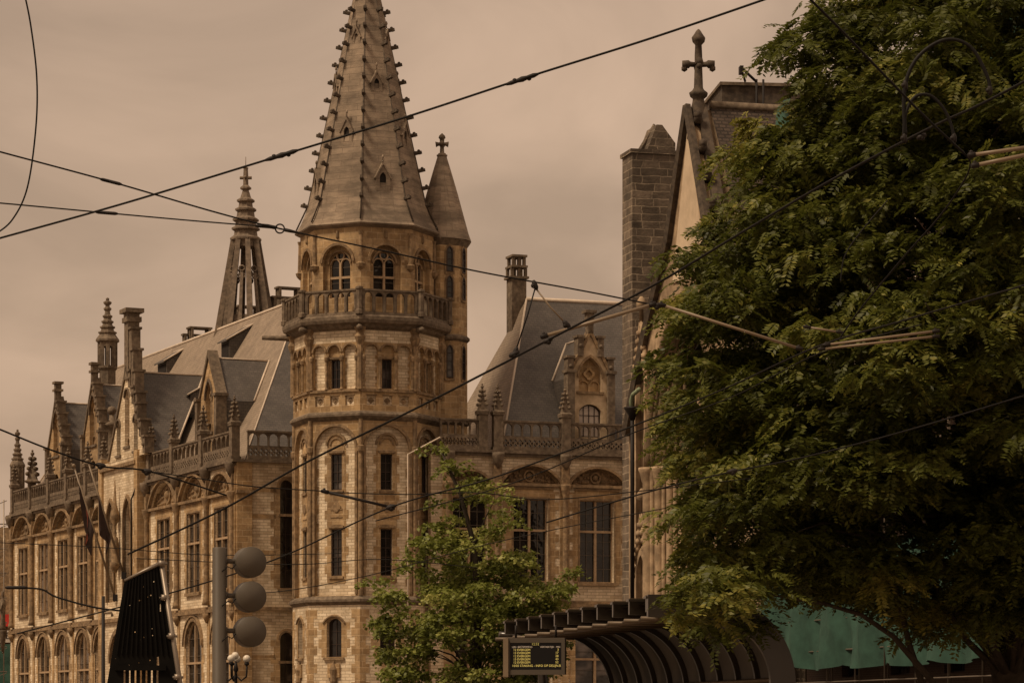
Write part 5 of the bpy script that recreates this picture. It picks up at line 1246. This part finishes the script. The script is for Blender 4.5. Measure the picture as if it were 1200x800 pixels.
wire('nearly level cable from left edge ending at the small ring', [(-20, 237), (0, 238), (130, 250), (230, 259), (318, 266)], 34, 36.5, 1.7, fit=((125, 249.5, 'grip', .08), (312, 265.5, 'grip', .08)))
wire('long curved loose cable hanging at the top left corner', [(28, -10), (36, 30), (43, 90), (42, 150), (32, 220), (14, 258), (-8, 276)], 22, 22, 2.2)
wire('long diagonal wire rising from the signal post to the upper right corner', [(150, 649), (260, 597), (360, 541), (484, 480), (570, 436), (662, 388), (770, 332), (870, 272), (980, 208), (1090, 150), (1150, 122), (1215, 88)], 42, 30, 2.8, fit=((1080, 160, 'clamp', -.45), (642, 399, 'clamp', -.45), (602, 415, 'clamp', -.45)))
wire('lower diagonal wire crossing the tower and small tree', [(20, 742), (180, 700), (320, 656), (458, 594), (570, 562), (660, 530), (739, 500), (850, 455), (958, 406), (1060, 375), (1215, 330)], 46, 34, 1.9, fit=((458, 594, 'clamp', -.3),))
wire('thin wire beside the lower diagonal wire, passing behind the big tree', [(440, 610), (600, 566), (739, 508), (860, 464), (960, 414), (1080, 380)], 47, 40, 1.4)
wire('wire sagging from the left edge across the far wing parapet', [(-15, 498), (0, 503), (60, 527), (120, 546), (175, 552), (265, 580)], 36, 38, 2.1, fit=((172, 552, 'clamp', .1), (118, 545, 'clamp', .2)))
wire('thin wire running from the parapet over the near wing windows', [(175, 552), (230, 560), (300, 570), (378, 575)], 38, 40, 1.3)
wire('level thin wire crossing the tower at window height', [(378, 576), (470, 579), (560, 577), (640, 585), (760, 574), (880, 560)], 44, 44, 1.2)
wire('thin wire rising right through the foot of the big tree', [(640, 612), (760, 576), (860, 552), (940, 536), (1060, 505), (1215, 459)], 30, 30, 1.9, fit=((858, 552, 'clamp', -.2),))
wire('steep dark cable descending from the top edge into the big tree', [(940, -10), (985, 35), (1040, 92), (1085, 138), (1130, 180)], 29, 30, 3.0)
wire('cable curling down from the end of the steep dark cable', [(1130, 180), (1137, 192), (1128, 215), (1100, 255), (1060, 300), (1010, 360), (985, 395)], 30, 32, 2.0)
wire('faint level wire passing behind the signal post above its middle disc', [(160, 654), (340, 661), (445, 655), (560, 665)], 50, 50, 1.0)
wire('faint wire rising right from the middle disc across the tower foot', [(260, 697), (340, 691), (440, 672), (560, 640), (660, 618), (780, 595)], 50, 46, 1.0)
wire('short dark arm wire at the far left lower windows', [(16, 688), (48, 690), (66, 699), (110, 711), (150, 716)], 48, 48, 2.2, fit=((19, 688, 'grip', 0),))
wire('thin wire crossing before the lower windows of the left wing', [(-10, 635), (120, 641), (250, 650), (400, 648)], 52, 52, .9)
wire('left leg of the triangular bridle above the right wing', [(627, 338), (618, 370), (604, 412)], 37, 37, 1.8, group='bridle wires', curve=False, fit=((627, 334, 'clamp', 1.2), (604, 412, 'clamp', -1.2)))
wire('right leg of the triangular bridle above the right wing', [(628, 338), (645, 360), (664, 380)], 37, 37, 2.0, m='tube', group='bridle wires', curve=False, fit=((664, 380, 'clamp', .8),))
rod('long insulated arm sloping up right above the right wing dormer', (637, 394), (764, 357), 37.5, 4.4)
rod('insulated arm sloping down right in front of the big tree', (775, 357), (936, 408), 36, 3.6)
rod('dark slanting arm in front of the tower lower windows', (380, 575.5), (458, 594), 44, 3.4, m='iron')
rod('upper one of the two close parallel tubes inside the big tree', (968, 404), (1096, 388), 33, 3.2)
rod('lower one of the two close parallel tubes inside the big tree', (962, 409), (1096, 394), 33, 3.0)
rod('short pale tube left of the parallel tubes in the big tree', (945, 383), (983, 389), 33, 2.6)
rod('upper curved tube at the right edge of the big tree', (1138, 182), (1210, 172), 30, 5)
rod('lower curved tube at the right edge of the big tree', (1142, 194), (1210, 180), 30, 5)
wire('large black feeder loop arching before the big tree', [(1061, 158), (1060, 105), (1075, 68), (1107, 47), (1137, 55), (1157, 90), (1160, 108)], 30, 30, 4.6, name='feeder_loop', group='black feeder loops', fit=((1061, 100, 'clamp', 1.5), (1160, 106, 'clamp', 1.5)))
wire('small black feeder loop nested below the large one', [(1059, 168), (1061, 135), (1072, 114), (1090, 112), (1106, 128), (1115, 148), (1118, 165)], 30, 30, 4.0, name='feeder_loop', group='black feeder loops', fit=((1060, 162, 'clamp', 1.5), (1118, 162, 'clamp', 1.5)))
wire('thin vertical drop wire hanging in the big tree', [(985, 330), (990, 300), (1010, 270), (1040, 235)], 33, 33, 1.5)
